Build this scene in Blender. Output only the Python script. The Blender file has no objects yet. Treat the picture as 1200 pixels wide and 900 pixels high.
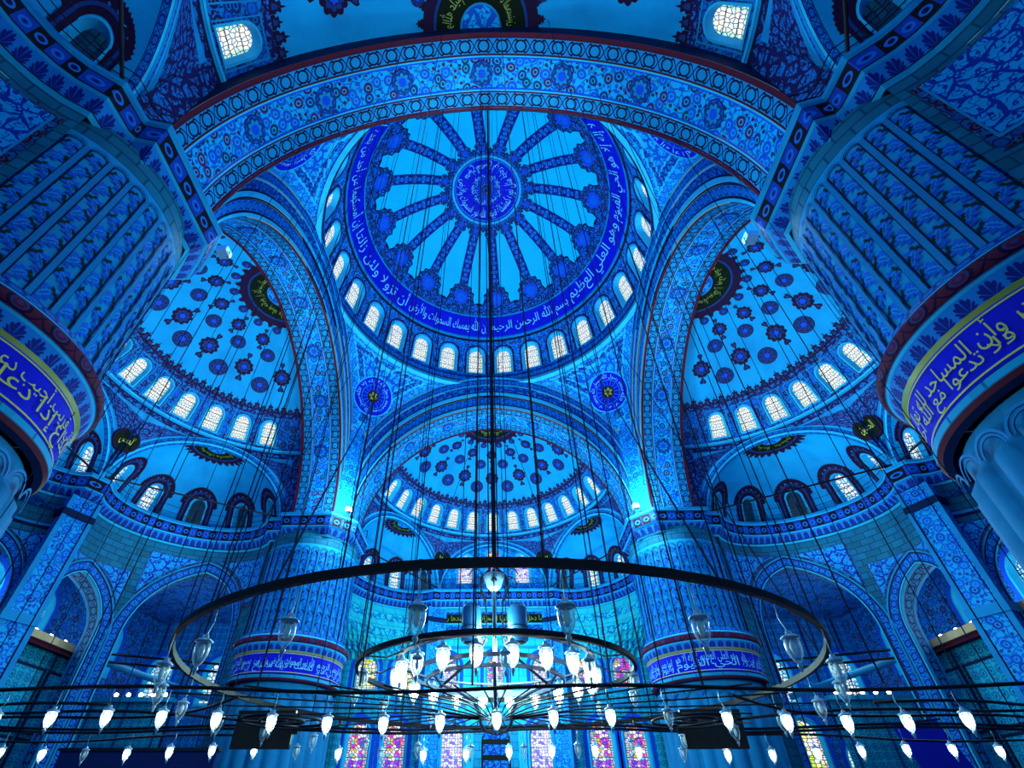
import bpy, math, random
from math import sin, cos, pi, sqrt, atan2, hypot, asin, acos
from mathutils import Vector
from mathutils.geometry import tessellate_polygon
random.seed(7)
SC = bpy.context.scene
COL = SC.collection
R = math.radians

# ------------------------------------------------------------------ colours
def lin(c):
    c /= 255.0
    return c / 12.92 if c <= 0.04045 else ((c + 0.055) / 1.055) ** 2.4
def C(h):
    h = h.lstrip('#')
    return tuple(lin(int(h[i:i + 2], 16)) for i in (0, 2, 4)) + (1.0,)

# ------------------------------------------------------------------ node graph helper
class X:
    """a scalar socket with arithmetic"""
    def __init__(s, g, sock): s.g, s.s = g, sock
    def _m(s, op, *a):
        n = s.g.nodes.new('ShaderNodeMath'); n.operation = op
        for i, v in enumerate((s,) + a):
            if isinstance(v, X): s.g.links.new(v.s, n.inputs[i])
            else: n.inputs[i].default_value = v
        return X(s.g, n.outputs[0])
    def __add__(s, o): return s._m('ADD', o)
    def __radd__(s, o): return s._m('ADD', o)
    def __sub__(s, o): return s._m('SUBTRACT', o)
    def __rsub__(s, o): return (s * -1.0) + o
    def __mul__(s, o): return s._m('MULTIPLY', o)
    __rmul__ = __mul__
    def __truediv__(s, o): return s._m('DIVIDE', o)
    def fract(s): return s._m('FRACT')
    def floor(s): return s._m('FLOOR')
    def abs(s): return s._m('ABSOLUTE')
    def sin(s): return s._m('SINE')
    def sqrt(s): return s._m('SQRT')
    def lt(s, o): return s._m('LESS_THAN', o)
    def gt(s, o): return s._m('GREATER_THAN', o)
    def max(s, o): return s._m('MAXIMUM', o)
    def min(s, o): return s._m('MINIMUM', o)
    def atan2(s, o): return s._m('ARCTAN2', o)

class G:
    def __init__(s, name):
        s.m = bpy.data.materials.new(name); s.m.use_nodes = True
        t = s.m.node_tree; s.nodes, s.links = t.nodes, t.links; s.nodes.clear()
        s.out = s.nodes.new('ShaderNodeOutputMaterial')
        tc = s.nodes.new('ShaderNodeTexCoord'); s.uvs = tc.outputs['UV']; s.obs = tc.outputs['Object']
        sp = s.nodes.new('ShaderNodeSeparateXYZ'); s.links.new(s.uvs, sp.inputs[0])
        s.u, s.v = X(s, sp.outputs[0]), X(s, sp.outputs[1])
    def vec(s, u, v):
        n = s.nodes.new('ShaderNodeCombineXYZ')
        for i, k in enumerate((u, v)):
            if isinstance(k, X): s.links.new(k.s, n.inputs[i])
            else: n.inputs[i].default_value = k
        return n.outputs[0]
    def noise(s, vec, scale, detail=3, rough=.6):
        n = s.nodes.new('ShaderNodeTexNoise'); s.links.new(vec, n.inputs['Vector'])
        n.inputs['Scale'].default_value = scale; n.inputs['Detail'].default_value = detail; n.inputs['Roughness'].default_value = rough
        return X(s, n.outputs[0])
    def warp(s, amp, scale):
        n = s.nodes.new('ShaderNodeTexNoise'); s.links.new(s.uvs, n.inputs['Vector']); n.inputs['Scale'].default_value = scale; n.inputs['Detail'].default_value = 1
        a = s.nodes.new('ShaderNodeVectorMath'); a.operation = 'MULTIPLY_ADD'
        s.links.new(n.outputs[1], a.inputs[0]); a.inputs[1].default_value = (amp, amp, 0); s.links.new(s.uvs, a.inputs[2])
        return a.outputs[0]
    def vor(s, vec, scale, feature='F1', rnd=1.0):
        n = s.nodes.new('ShaderNodeTexVoronoi'); n.voronoi_dimensions = '2D'; n.feature = feature
        s.links.new(vec, n.inputs['Vector']); n.inputs['Scale'].default_value = scale; n.inputs['Randomness'].default_value = rnd
        c = None
        if feature == 'F1':
            q = s.nodes.new('ShaderNodeSeparateColor'); s.links.new(n.outputs['Color'], q.inputs[0]); c = (X(s, q.outputs[0]), X(s, q.outputs[1]))
        return X(s, n.outputs['Distance']), c
    def mix(s, a, b, f):
        n = s.nodes.new('ShaderNodeMix'); n.data_type = 'RGBA'
        for k, v in ((6, a), (7, b)):
            if isinstance(v, tuple): n.inputs[k].default_value = v
            else: s.links.new(v, n.inputs[k])
        if isinstance(f, X): s.links.new(f.s, n.inputs[0])
        else: n.inputs[0].default_value = f
        return n.outputs[2]
    def ramp(s, fac, cols):
        n = s.nodes.new('ShaderNodeValToRGB'); n.color_ramp.interpolation = 'CONSTANT'
        e = n.color_ramp.elements
        while len(e) < len(cols): e.new(0.5)
        for i, c in enumerate(cols): e[i].position = i / len(cols); e[i].color = c
        s.links.new(fac.s, n.inputs[0]); return n.outputs[0]
    def dirt(s, col, amt=.35, scale=.5):
        f = s.noise(s.uvs, scale, 5, .65)
        f = ((f - .42) * 3.0).max(0.0).min(1.0)
        d = s.nodes.new('ShaderNodeMix'); d.data_type = 'RGBA'; d.blend_type = 'MULTIPLY'
        d.inputs[7].default_value = (1 - amt, 1 - amt, 1 - amt * .8, 1)
        if isinstance(col, tuple): d.inputs[6].default_value = col
        else: s.links.new(col, d.inputs[6])
        s.links.new(f.s, d.inputs[0]); return d.outputs[2]
    def bsdf(s, col, rough=.65, spec=.08, metal=0.0, emis=None, es=0.0):
        b = s.nodes.new('ShaderNodeBsdfPrincipled')
        if isinstance(col, tuple): b.inputs['Base Color'].default_value = col
        else: s.links.new(col, b.inputs['Base Color'])
        b.inputs['Roughness'].default_value = rough; b.inputs['Specular IOR Level'].default_value = spec; b.inputs['Metallic'].default_value = metal
        if emis is not None:
            if isinstance(emis, tuple): b.inputs['Emission Color'].default_value = emis
            else: s.links.new(emis, b.inputs['Emission Color'])
            b.inputs['Emission Strength'].default_value = es
        s.links.new(b.outputs[0], s.out.inputs[0]); return s.m

M = {}
def m_plain(name, col, **k):
    g = G(name); c = g.dirt(C(col), k.pop('dirt', .25), k.pop('ds', .7)); M[name] = g.bsdf(c, **k)
def m_arab(name, base, line, cols, s, warp=.25, dot=.26, edge=.035, dirt=.25):
    """curling stems with large and small round flowers"""
    g = G(name); w = g.warp(warp, s * .8)
    d, c = g.vor(w, s, 'F1', .75); d2, c2 = g.vor(w, s * 2.3, 'F1', .9)
    e, _ = g.vor(g.warp(warp * 1.6, s), s * 1.5, 'DISTANCE_TO_EDGE')
    col = g.mix(C(base), C(line), e.lt(edge))
    col = g.mix(col, g.ramp(c2[0], [C(k) for k in cols]), d2.lt(dot))
    col = g.mix(col, C(base), d.lt(dot * 1.5))
    col = g.mix(col, g.ramp(c[0], [C(k) for k in cols]), d.lt(dot * 1.25))
    col = g.mix(col, C(line), (d - dot * 1.25).abs().lt(.03))
    col = g.mix(col, C(base), (d - dot * .55).abs().lt(.035))
    M[name] = g.bsdf(g.dirt(col, dirt))
def m_scroll(name, base, ink, s, thick=.1, dirt=.25, third=None):
    """meandering dense scrolls"""
    g = G(name); e, _ = g.vor(g.warp(.55 / s * 1.4, s * 1.2), s, 'DISTANCE_TO_EDGE')
    n = g.noise(g.uvs, s * 2.2, 1)
    col = g.mix(C(base), C(ink), (n - .5).abs().lt(thick * .35))
    col = g.mix(col, C(ink), e.lt(thick))
    if third:
        d, c = g.vor(g.uvs, s * 1.3); col = g.mix(col, C(third), d.lt(.26))
    M[name] = g.bsdf(g.dirt(col, dirt))
def m_band(name, W, p, base, ink, dot, rail, wave=True, dirt=.25, railw=.1):
    """border running along u, v from 0 to W: rails, roundels and a wave between them"""
    g = G(name); x = ((g.u / p).fract() - .5) * p; y = g.v - W / 2
    r = (x * x + y * y).sqrt(); a = W * .30
    col = C(base)
    if wave:
        wv = ((g.u * (2 * pi / p)).sin() * (W * .33) - y).abs().lt(W * .055)
        wv2 = ((g.u * (2 * pi / p)).sin() * (W * -.33) - y).abs().lt(W * .055)
        col = g.mix(col, C(ink), wv.max(wv2))
    col = g.mix(col, C(dot), r.lt(a)); col = g.mix(col, C(ink), (r - a).abs().lt(W * .05)); col = g.mix(col, C(base), (r - a * .45).abs().lt(W * .05))
    col = g.mix(col, C(rail), y.abs().gt(W / 2 - W * railw))
    M[name] = g.bsdf(g.dirt(col, dirt))
def m_brick(name, a, b, mortar, w, h, dirt=.5, ds=.35):
    g = G(name); n = g.nodes.new('ShaderNodeTexBrick'); g.links.new(g.uvs, n.inputs['Vector'])
    n.inputs['Color1'].default_value = C(a); n.inputs['Color2'].default_value = C(b); n.inputs['Mortar'].default_value = C(mortar)
    n.inputs['Scale'].default_value = 1; n.inputs['Brick Width'].default_value = w; n.inputs['Row Height'].default_value = h; n.inputs['Mortar Size'].default_value = .03
    M[name] = g.bsdf(g.dirt(n.outputs[0], dirt, ds))
def m_tile(name, base, ink, ink2, p):
    g = G(name); x = ((g.u / p).fract() - .5); y = ((g.v / p).fract() - .5); r = (x * x + y * y).sqrt()
    k = ((g.u / p).floor() + (g.v / (p * 3)).floor() * 1.0) * .5
    col = g.mix(C(base), C(ink), (r - .34).abs().lt(.09)); col = g.mix(col, C(ink2), r.lt(.14))
    e, _ = g.vor(g.warp(.2, 3), 2.2 / p, 'DISTANCE_TO_EDGE'); col = g.mix(col, C(ink), e.lt(.07))
    f = ((g.u / (p * 5)).fract() - .5).abs().gt(.46); col = g.mix(col, C(ink2), f)
    M[name] = g.bsdf(g.dirt(col, .3))
def m_glass(name, cells, lead, scale, rnd, es, border=None, lw=.09, bw=.36):
    """leaded glass lit by the daylight behind; u 0..1 across, v in metres"""
    g = G(name); vec = g.vec(g.u * 1.4, g.v)
    e, _ = g.vor(vec, scale, 'DISTANCE_TO_EDGE', rnd); d, c = g.vor(vec, scale, 'F1', rnd)
    col = g.ramp(c[0], [C(k) for k in cols_(cells)])
    if border:
        bd = (g.u - .5).abs().gt(bw); b = g.ramp((g.v * 3.1).fract(), [C(k) for k in border]); col = g.mix(col, b, bd)
    col = g.mix(col, C(lead), e.lt(lw))
    bar = ((g.v * 1.6).fract() - .5).abs().gt(.47); col = g.mix(col, C(lead), bar)
    M[name] = g.bsdf(C('#0a2038'), rough=.25, spec=.3, emis=col, es=es)
def cols_(c): return c

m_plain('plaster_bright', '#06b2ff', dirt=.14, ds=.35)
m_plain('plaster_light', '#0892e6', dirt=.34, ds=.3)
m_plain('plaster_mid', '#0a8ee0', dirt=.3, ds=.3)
m_plain('rib_blue', '#0a74c4', dirt=.3, ds=.6)
m_plain('trim_blue', '#0e82d0', dirt=.35, ds=.8)
m_plain('trim_cyan', '#1fa8ee', dirt=.3, ds=.8)
m_plain('navy', '#0a16d0', dirt=.25, ds=.5)
m_plain('royal', '#0a48e0', dirt=.2)
m_plain('navy_cloth', '#06205e', dirt=.2)
m_plain('ink', '#051a48', dirt=.1)
m_plain('maroon', '#220c38', dirt=.2)
m_plain('wine', '#4a1430', dirt=.2)
m_plain('leaf_blue', '#0a5ae2', dirt=.3, ds=2)
m_plain('leaf_dark', '#042c34', dirt=.2)
m_plain('rosette', '#123684', dirt=.3, ds=3)
m_plain('black_panel', '#08140f', dirt=.1)
m_plain('gold', '#7f8f45', dirt=.2, rough=.4, spec=.3)
m_plain('script_pale', '#66c0fa', dirt=.2)
m_plain('script_gold', '#b4b45e', dirt=.2)
m_plain('ledge_cream', '#cdb090', dirt=.3)
m_plain('dark_void', '#031428', dirt=.1)
m_plain('iron', '#070f26', dirt=.2, rough=.6, spec=.25)
m_plain('cable', '#031030', dirt=.1)
m_arab('dome_lace', '#0c66da', '#070a36', ['#0d50d8', '#0a0c44', '#090a38', '#2a1050'], 2.0, .25, .28, .12)
m_arab('drum_flowers', '#1088ea', '#0e1464', ['#0a4ae4', '#141c9a', '#2c1660', '#0e70ee'], 2.0, .15, .30, .05)
m_arab('floral_arch', '#089cf4', '#0a48b0', ['#0e58e0', '#1a50d0', '#15306e', '#43204e', '#0a4cdc', '#0f3a50'], 1.75, .2, .29, .05)
m_arab('floral_small', '#0a9cf2', '#0a40b0', ['#0c5ee4', '#0d52d0', '#173fa8', '#0b6ae8'], 1.7, .15, .28, .05)
m_arab('exedra_floral', '#0b6cc8', '#0a1c68', ['#0a44c0', '#2a1650', '#102c78', '#0b50c8'], 1.7, .2, .3, .07)
m_scroll('scroll_blue', '#0c9cf4', '#0a4cc8', 1.5, .12)
m_scroll('scroll_fine', '#0a78d4', '#0a2e96', 2.0, .13)
m_scroll('spandrel', '#0b8ee6', '#0a2aa0', 1.7, .08)
m_arab('floral_wine', '#0a4f9c', '#1a0a34', ['#4a1432', '#0c66b4', '#3a1038', '#0a3a90'], 2.4, .2, .3, .08)
m_scroll('scroll_wine', '#0b66c8', '#1c165a', 2.0, .14)
m_scroll('muqarnas_paint', '#16c0ea', '#0a6ab4', 1.3, .1)
m_band('band_roundel', .8, .85, '#0c7cd2', '#09143e', '#0f82c4', '#3e1430')
m_band('band_blue', .6, .7, '#0a7ae0', '#09208a', '#0b52d0', '#0c1858')
m_band('band_rib', .8, .8, '#0d78ec', '#0c0f58', '#1030c4', '#0c2288', railw=.16)
m_band('band_roll', .62, .8, '#54183e', '#1c0c38', '#3a307a', '#0d62c0')
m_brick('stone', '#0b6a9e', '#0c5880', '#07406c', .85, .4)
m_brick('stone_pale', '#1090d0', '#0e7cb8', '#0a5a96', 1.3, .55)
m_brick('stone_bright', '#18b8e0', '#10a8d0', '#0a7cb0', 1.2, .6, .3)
m_tile('tile_teal', '#0f8eae', '#0a588c', '#0a3460', .55)
m_tile('tile_blue', '#0c80dc', '#0a4cac', '#0a266c', .6)
m_tile('tile_cyan', '#16b2da', '#0c78c0', '#0b4c9c', .55)
m_glass('glass_white', ['#f4fbff', '#e4f6ff', '#fff8e6', '#dff4ff', '#f6fff8'], '#0a2a4a', 4.6, .75, 1.05, ['#7fe8ff', '#d8ffd0', '#fff29a', '#66d8ff', '#c0f6ff'], .075)
m_glass('glass_gallery', ['#f8fcff', '#c8ecff', '#ffffff', '#9edcff', '#e8ffe8', '#f4fbff'], '#0a3a6a', 3.2, .6, 1.1, ['#5ac8ff', '#a0f0e0', '#e0f8ff', '#3aa0f0'], .1)
m_glass('glass_blind', ['#0d62b0', '#0a4f98', '#0d7a9e', '#0a4488'], '#081c52', 2.6, .3, .12, None, .1)
m_glass('glass_violet', ['#ffffff', '#c070ff', '#e838d0', '#6a48f0', '#ffffff', '#f0d020', '#58e0f0', '#9a3cf0', '#ff5078'], '#1c1a66', 4.6, .8, 1.0, ['#f8e858', '#50e8f0', '#ff4a90', '#a0fff0', '#7a48ff'], .09, .36)
m_glass('glass_pale', ['#ffffff', '#d8c8ff', '#ffffff', '#8a70ff', '#c8f4ff', '#ffffff'], '#2450a8', 5.2, .5, 1.1, ['#fff070', '#58e0ff', '#ff70b0', '#ffffff'], .08, .36)
m_glass('glass_yellow', ['#ffffff', '#e0f8ff', '#f8ff90', '#c8e840', '#ffffff', '#ffe030'], '#28406a', 3.6, .5, 1.1, ['#ffffff', '#b0e830', '#ffffff', '#d02840'], .09, .36)

def m_special():
    # cornice under the galleries: blocks above, palmettes below (v in metres from the bottom)
    g = G('cornice_blocks'); p = .95
    x = (g.u / p).fract(); blk = x.lt(.5)
    y = g.v; xx = ((g.u / (p / 2)).fract() - .5) * (p / 2); yy = y - .36
    r = (xx * xx + yy * yy).sqrt()
    col = g.mix(C('#0b3ab0'), C('#14101f'), blk)
    col = g.mix(col, C('#0c66dc'), (r - .13).abs().lt(.035)); col = g.mix(col, C('#0b1450'), r.lt(.05))
    col = g.mix(col, C('#0f60c0'), y.gt(.68)); col = g.mix(col, C('#0a1440'), (y - .7).abs().lt(.025)); col = g.mix(col, C('#0a1440'), (y - .04).abs().lt(.03))
    M['cornice_blocks'] = g.bsdf(g.dirt(col, .2))
    g = G('palmettes'); p = .42
    x = ((g.u / p).fract() - .5) * 2; y = g.v / .5; t = x.atan2(y * 1.6 - .9 + 1.0)
    rr = (x * x + (y - .25) * (y - .25) * 1.6).sqrt(); ser = (t * 9.0).sin().abs() * .22 + .62
    leaf = rr.lt(ser); vein = (t * 4.5).sin().abs().lt(.25)
    col = g.mix(C('#0e70d6'), C('#0a2284'), leaf); col = g.mix(col, C('#0d4fc4'), leaf * vein)
    M['palmettes'] = g.bsdf(g.dirt(col, .2))
    g = G('fluted_stone'); n = g.noise(g.vec(g.u * 2.2, g.v * .15), 1.4, 4)
    col = g.mix(C('#0b64a8'), C('#0d7cc0'), n); M['fluted_stone'] = g.bsdf(g.dirt(col, .35, .8))
    g = G('carpet'); d, c = g.vor(g.uvs, 1.2, 'F1', .2); col = g.mix(C('#081a4a'), C('#0a2a78'), d.lt(.3)); M['carpet'] = g.bsdf(col, .95, .02)
    # lamp glass, bulb, steel
    g = G('lamp_glass'); t = g.nodes.new('ShaderNodeBsdfTransparent'); t.inputs[0].default_value = (.9, .97, 1, 1)
    gl = g.nodes.new('ShaderNodeBsdfPrincipled'); gl.inputs['Base Color'].default_value = C('#d4efff'); gl.inputs['Roughness'].default_value = .15; gl.inputs['Specular IOR Level'].default_value = .8
    lw = g.nodes.new('ShaderNodeLayerWeight'); lw.inputs[0].default_value = .42
    mx = g.nodes.new('ShaderNodeMixShader'); g.links.new(lw.outputs['Facing'], mx.inputs[0]); g.links.new(t.outputs[0], mx.inputs[1]); g.links.new(gl.outputs[0], mx.inputs[2])
    g.links.new(mx.outputs[0], g.out.inputs[0]); M['lamp_glass'] = g.m
    g = G('bulb_lit'); M['bulb_lit'] = g.bsdf(C('#fff4e0'), emis=C('#fff1d8'), es=16.0)
    g = G('bulb_spark'); M['bulb_spark'] = g.bsdf(C('#fff4e0'), emis=C('#fff0d6'), es=22.0)
    g = G('bulb_off'); M['bulb_off'] = g.bsdf(C('#d8f0ff'), .15, .6)
    g = G('steel'); M['steel'] = g.bsdf(C('#6f93b4'), .28, .5, .9)
    g = G('steel_pale'); M['steel_pale'] = g.bsdf(C('#8fbbe0'), .3, .5, .3)
    g = G('bar_warm'); M['bar_warm'] = g.bsdf(g.dirt(C('#3c4a66'), .3, 3), .4, .5, .4)
    g = G('screen_black'); M['screen_black'] = g.bsdf(g.dirt(C('#0a0f1c'), .3), .35, .4)
    g = G('banner_blue'); M['banner_blue'] = g.bsdf(g.dirt(C('#0718a0'), .2, 1), .8)
    g = G('speaker_shell'); M['speaker_shell'] = g.bsdf(g.dirt(C('#2c78c0'), .15, 1), .25, .5, .35)
m_special()

# ------------------------------------------------------------------ mesh builder
class MB:
    def __init__(s): s.v, s.f, s.mi, s.uv, s.sm, s.mats = [], [], [], [], [], []
    def mat(s, m):
        if m not in s.mats: s.mats.append(m)
        return s.mats.index(m)
    def face(s, pts, m, uvs=None, smooth=False):
        b = len(s.v); s.v.extend(tuple(p) for p in pts); s.f.append(tuple(range(b, b + len(pts)))); s.mi.append(s.mat(m)); s.sm.append(smooth)
        s.uv.extend(uvs if uvs else [(p[0], p[2]) for p in pts])
    def faces(s, pts, fs, m, uvs, smooth=False):
        b = len(s.v); s.v.extend(tuple(p) for p in pts); k = s.mat(m)
        for f in fs:
            s.f.append(tuple(b + i for i in f)); s.mi.append(k); s.sm.append(smooth); s.uv.extend(uvs[i] for i in f)
    def grid(s, fn, us, vs, m, uvfn=None, smooth=True, closed=False):
        """fn(u,v)->point; m may be a function (i,j)->name"""
        nu, nv = len(us), len(vs); b = len(s.v); P = [[fn(u, v) for v in vs] for u in us]
        for r in P: s.v.extend(tuple(p) for p in r)
        if uvfn is None:
            L = [0.0]; mid = nv // 2
            for i in range(1, nu): L.append(L[-1] + (Vector(P[i][mid]) - Vector(P[i - 1][mid])).length)
            K = [0.0]; mu = nu // 2
            for j in range(1, nv): K.append(K[-1] + (Vector(P[mu][j]) - Vector(P[mu][j - 1])).length)
            uvf = lambda i, j: (L[i], K[j])
        else: uvf = lambda i, j: uvfn(us[i], vs[j])
        for i in range(nu - 1):
            for j in range(nv - 1):
                q = ((i, j), (i + 1, j), (i + 1, j + 1), (i, j + 1))
                s.f.append(tuple(b + a * nv + c for a, c in q)); s.sm.append(smooth)
                s.mi.append(s.mat(m(i, j) if callable(m) else m)); s.uv.extend(uvf(a, c) for a, c in q)
    def poly(s, loop, mp, m, d=0.0, uvs=None, lim=.7):
        """filled 2D outline (concave allowed) mapped by mp(x,y,d), cut finely enough to hug a curved surface"""
        T_ = [tuple(loop[i] for i in t) for t in tessellate_polygon([[Vector((x, y, 0)) for x, y in loop]])]
        if uvs is None:
            st, T_ = T_, []
            while st:
                a, b, c = st.pop()
                if max(hypot(a[0] - b[0], a[1] - b[1]), hypot(c[0] - b[0], c[1] - b[1]), hypot(a[0] - c[0], a[1] - c[1])) > lim:
                    p, q, r = ((a[0] + b[0]) / 2, (a[1] + b[1]) / 2), ((b[0] + c[0]) / 2, (b[1] + c[1]) / 2), ((a[0] + c[0]) / 2, (a[1] + c[1]) / 2)
                    st += [(a, p, r), (p, b, q), (r, q, c), (p, q, r)]
                else: T_.append((a, b, c))
            ix, pts = {}, []
            fs = []
            for t in T_:
                f = []
                for p in t:
                    if p not in ix: ix[p] = len(pts); pts.append(p)
                    f.append(ix[p])
                fs.append(f)
            s.faces([mp(x, y, d) for x, y in pts], fs, m, pts); return
        tri = tessellate_polygon([[Vector((x, y, 0)) for x, y in loop]])
        s.faces([mp(x, y, d) for x, y in loop], tri, m, uvs)
    def disc(s, mp, r0, r1, m, d, n=32, half=False, k=2):
        A = ls(0.0, pi if half else 2 * pi, n)
        s.grid(lambda a, r: mp(r * cos(a), max(.015, r * sin(a)) if half else r * sin(a), d), A, ls(r0, r1, k), m, lambda a, r: (r * cos(a), r * sin(a)))
    def ringpoly(s, inner, outer, mp, m, d=0.0, uvw=None):
        n = len(inner); pts = [mp(x, y, d) for x, y in inner] + [mp(x, y, d) for x, y in outer]
        s.faces(pts, [(i, (i + 1) % n, n + (i + 1) % n, n + i) for i in range(n)], m, list(inner) + list(outer))
    def tube(s, path, r, m, n=6, closed=False, flat=None):
        """swept round (or flat: (halfwidth, halfheight)) section"""
        P = [Vector(p) for p in path]; k = len(P); rings = []; up0 = Vector((0, 0, 1))
        for i, p in enumerate(P):
            a = P[(i - 1) % k] if (closed or i > 0) else p; c = P[(i + 1) % k] if (closed or i < k - 1) else p
            t = (c - a).normalized(); up = up0 if abs(t.z) < .95 else Vector((1, 0, 0))
            sx = t.cross(up).normalized(); sy = sx.cross(t).normalized()
            rr = r[i] if isinstance(r, (list, tuple)) else r
            if flat: q = [(-flat[0], -flat[1]), (flat[0], -flat[1]), (flat[0], flat[1]), (-flat[0], flat[1])]
            else: q = [(rr * cos(2 * pi * j / n), rr * sin(2 * pi * j / n)) for j in range(n)]
            rings.append([p + sx * x + sy * y for x, y in q])
        nn = len(rings[0]); pts = [p for r_ in rings for p in r_]; fs = []
        for i in range(k if closed else k - 1):
            for j in range(nn):
                a, b_ = i * nn, ((i + 1) % k) * nn; fs.append((a + j, a + (j + 1) % nn, b_ + (j + 1) % nn, b_ + j))
        if not closed: fs += [tuple(range(nn)), tuple((k - 1) * nn + j for j in range(nn))]
        s.faces(pts, fs, m, [(p.x + p.y, p.z) for p in pts], smooth=not flat)
    def box(s, lo, hi, m, mp=None):
        mp = mp or (lambda x, y, z: (x, y, z)); x0, y0, z0 = lo; x1, y1, z1 = hi
        p = [mp(x, y, z) for z in (z0, z1) for x, y in ((x0, y0), (x1, y0), (x1, y1), (x0, y1))]
        for f in ((0, 1, 2, 3), (4, 5, 6, 7), (0, 1, 5, 4), (1, 2, 6, 5), (2, 3, 7, 6), (3, 0, 4, 7)):
            q = [p[i] for i in f]; a = (Vector(q[1]) - Vector(q[0])).length; b = (Vector(q[3]) - Vector(q[0])).length
            s.face(q, m, [(0, 0), (a, 0), (a, b), (0, b)])
    def lathe(s, prof, m, o=(0, 0, 0), n=12):
        s.grid(lambda a, k: (o[0] + prof[k][0] * cos(a), o[1] + prof[k][0] * sin(a), o[2] + prof[k][1]), [2 * pi * i / n for i in range(n + 1)], list(range(len(prof))), m)
    def build(s, name, parent=None, label=None, cat=None, kind=None, group=None):
        me = bpy.data.meshes.new(name); me.from_pydata(s.v, [], s.f)
        uvl = me.uv_layers.new(name='UVMap'); uvl.data.foreach_set('uv', [c for q in s.uv for c in q])
        for m in s.mats: me.materials.append(M[m])
        me.polygons.foreach_set('material_index', s.mi); me.polygons.foreach_set('use_smooth', s.sm); me.update()
        o = bpy.data.objects.new(name, me); COL.objects.link(o)
        if parent: o.parent = parent
        return tag(o, label, cat, kind, group)
def tag(o, label=None, cat=None, kind=None, group=None):
    for k, v in (('label', label), ('category', cat), ('kind', kind), ('group', group)):
        if v: o[k] = v
    return o
def empty(name, loc, label=None, cat=None, kind=None, group=None):
    o = bpy.data.objects.new(name, None); COL.objects.link(o); o.location = loc; o.empty_display_size = .2
    return tag(o, label, cat, kind, group)
def ls(a, b, n): return [a + (b - a) * i / n for i in range(n + 1)]
ORD = ['first', 'second', 'third', 'fourth', 'fifth', 'sixth', 'seventh', 'eighth', 'ninth', 'tenth', 'eleventh', 'twelfth', 'thirteenth', 'fourteenth', 'fifteenth', 'sixteenth', 'seventeenth', 'eighteenth', 'nineteenth', 'twentieth', 'twenty-first', 'twenty-second', 'twenty-third', 'twenty-fourth', 'twenty-fifth', 'twenty-sixth', 'twenty-seventh', 'twenty-eighth']

# ------------------------------------------------------------------ Arabic script (shaped with presentation forms)
AR = {'ا': 'FE8D FE8E', 'أ': 'FE83 FE84', 'إ': 'FE87 FE88', 'آ': 'FE81 FE82', 'ب': 'FE8F FE90 FE91 FE92', 'ة': 'FE93 FE94', 'ت': 'FE95 FE96 FE97 FE98', 'ث': 'FE99 FE9A FE9B FE9C', 'ج': 'FE9D FE9E FE9F FEA0', 'ح': 'FEA1 FEA2 FEA3 FEA4', 'خ': 'FEA5 FEA6 FEA7 FEA8', 'د': 'FEA9 FEAA', 'ذ': 'FEAB FEAC', 'ر': 'FEAD FEAE', 'ز': 'FEAF FEB0', 'س': 'FEB1 FEB2 FEB3 FEB4', 'ش': 'FEB5 FEB6 FEB7 FEB8', 'ص': 'FEB9 FEBA FEBB FEBC', 'ض': 'FEBD FEBE FEBF FEC0', 'ط': 'FEC1 FEC2 FEC3 FEC4', 'ع': 'FEC9 FECA FECB FECC', 'غ': 'FECD FECE FECF FED0', 'ف': 'FED1 FED2 FED3 FED4', 'ق': 'FED5 FED6 FED7 FED8', 'ك': 'FED9 FEDA FEDB FEDC', 'ل': 'FEDD FEDE FEDF FEE0', 'م': 'FEE1 FEE2 FEE3 FEE4', 'ن': 'FEE5 FEE6 FEE7 FEE8', 'ه': 'FEE9 FEEA FEEB FEEC', 'و': 'FEED FEEE', 'ى': 'FEEF FEF0', 'ي': 'FEF1 FEF2 FEF3 FEF4', 'ؤ': 'FE85 FE86', 'ئ': 'FE89 FE8A FE8B FE8C', 'ء': 'FE80'}
AR = {k: [chr(int(x, 16)) for x in v.split()] for k, v in AR.items()}
def shape(t):
    out = []; words = t.replace('الله', '\ufdf2').split(' ')
    for w in words:
        r = []
        for i, ch in enumerate(w):
            if ch not in AR: r.append(ch); continue
            f = AR[ch]; prev = i > 0 and len(AR.get(w[i - 1], [])) == 4; nxt = len(f) == 4 and i + 1 < len(w) and w[i + 1] in AR and w[i + 1] != 'ء'
            k = 3 if prev and nxt else 2 if nxt else 1 if prev and len(f) > 1 else 0
            r.append(f[k])
        s = ''.join(r)
        for a, b in (('\ufedf\ufe8e', '\ufefb'), ('\ufee0\ufe8e', '\ufefc'), ('\ufedf\ufe84', '\ufef7')): s = s.replace(a, b)
        out.append(s[::-1])
    return ' '.join(reversed(out))
_tc = {}
def text(t):
    if t in _tc: return _tc[t]
    c = bpy.data.curves.new('script', 'FONT'); c.body = shape(t); c.size = 1; c.resolution_u = 2
    o = bpy.data.objects.new('script', c); COL.objects.link(o)
    me = bpy.data.meshes.new_from_object(o.evaluated_get(bpy.context.evaluated_depsgraph_get()))
    vs = [(v.co.x, v.co.y) for v in me.vertices]; fs = [tuple(p.vertices) for p in me.polygons]
    bpy.data.objects.remove(o); bpy.data.curves.remove(c); bpy.data.meshes.remove(me)
    x0 = min(v[0] for v in vs); x1 = max(v[0] for v in vs); y0 = min(v[1] for v in vs); y1 = max(v[1] for v in vs)
    _tc[t] = ([((x - x0) / (x1 - x0), (y - y0) / (y1 - y0)) for x, y in vs], fs); return _tc[t]
def write(mb, t, mp, x0, x1, y0, y1, m, d=.03):
    vs, fs = text(t); mb.faces([mp(x0 + (x1 - x0) * x, y0 + (y1 - y0) * y, d) for x, y in vs], fs, m, vs)

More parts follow.
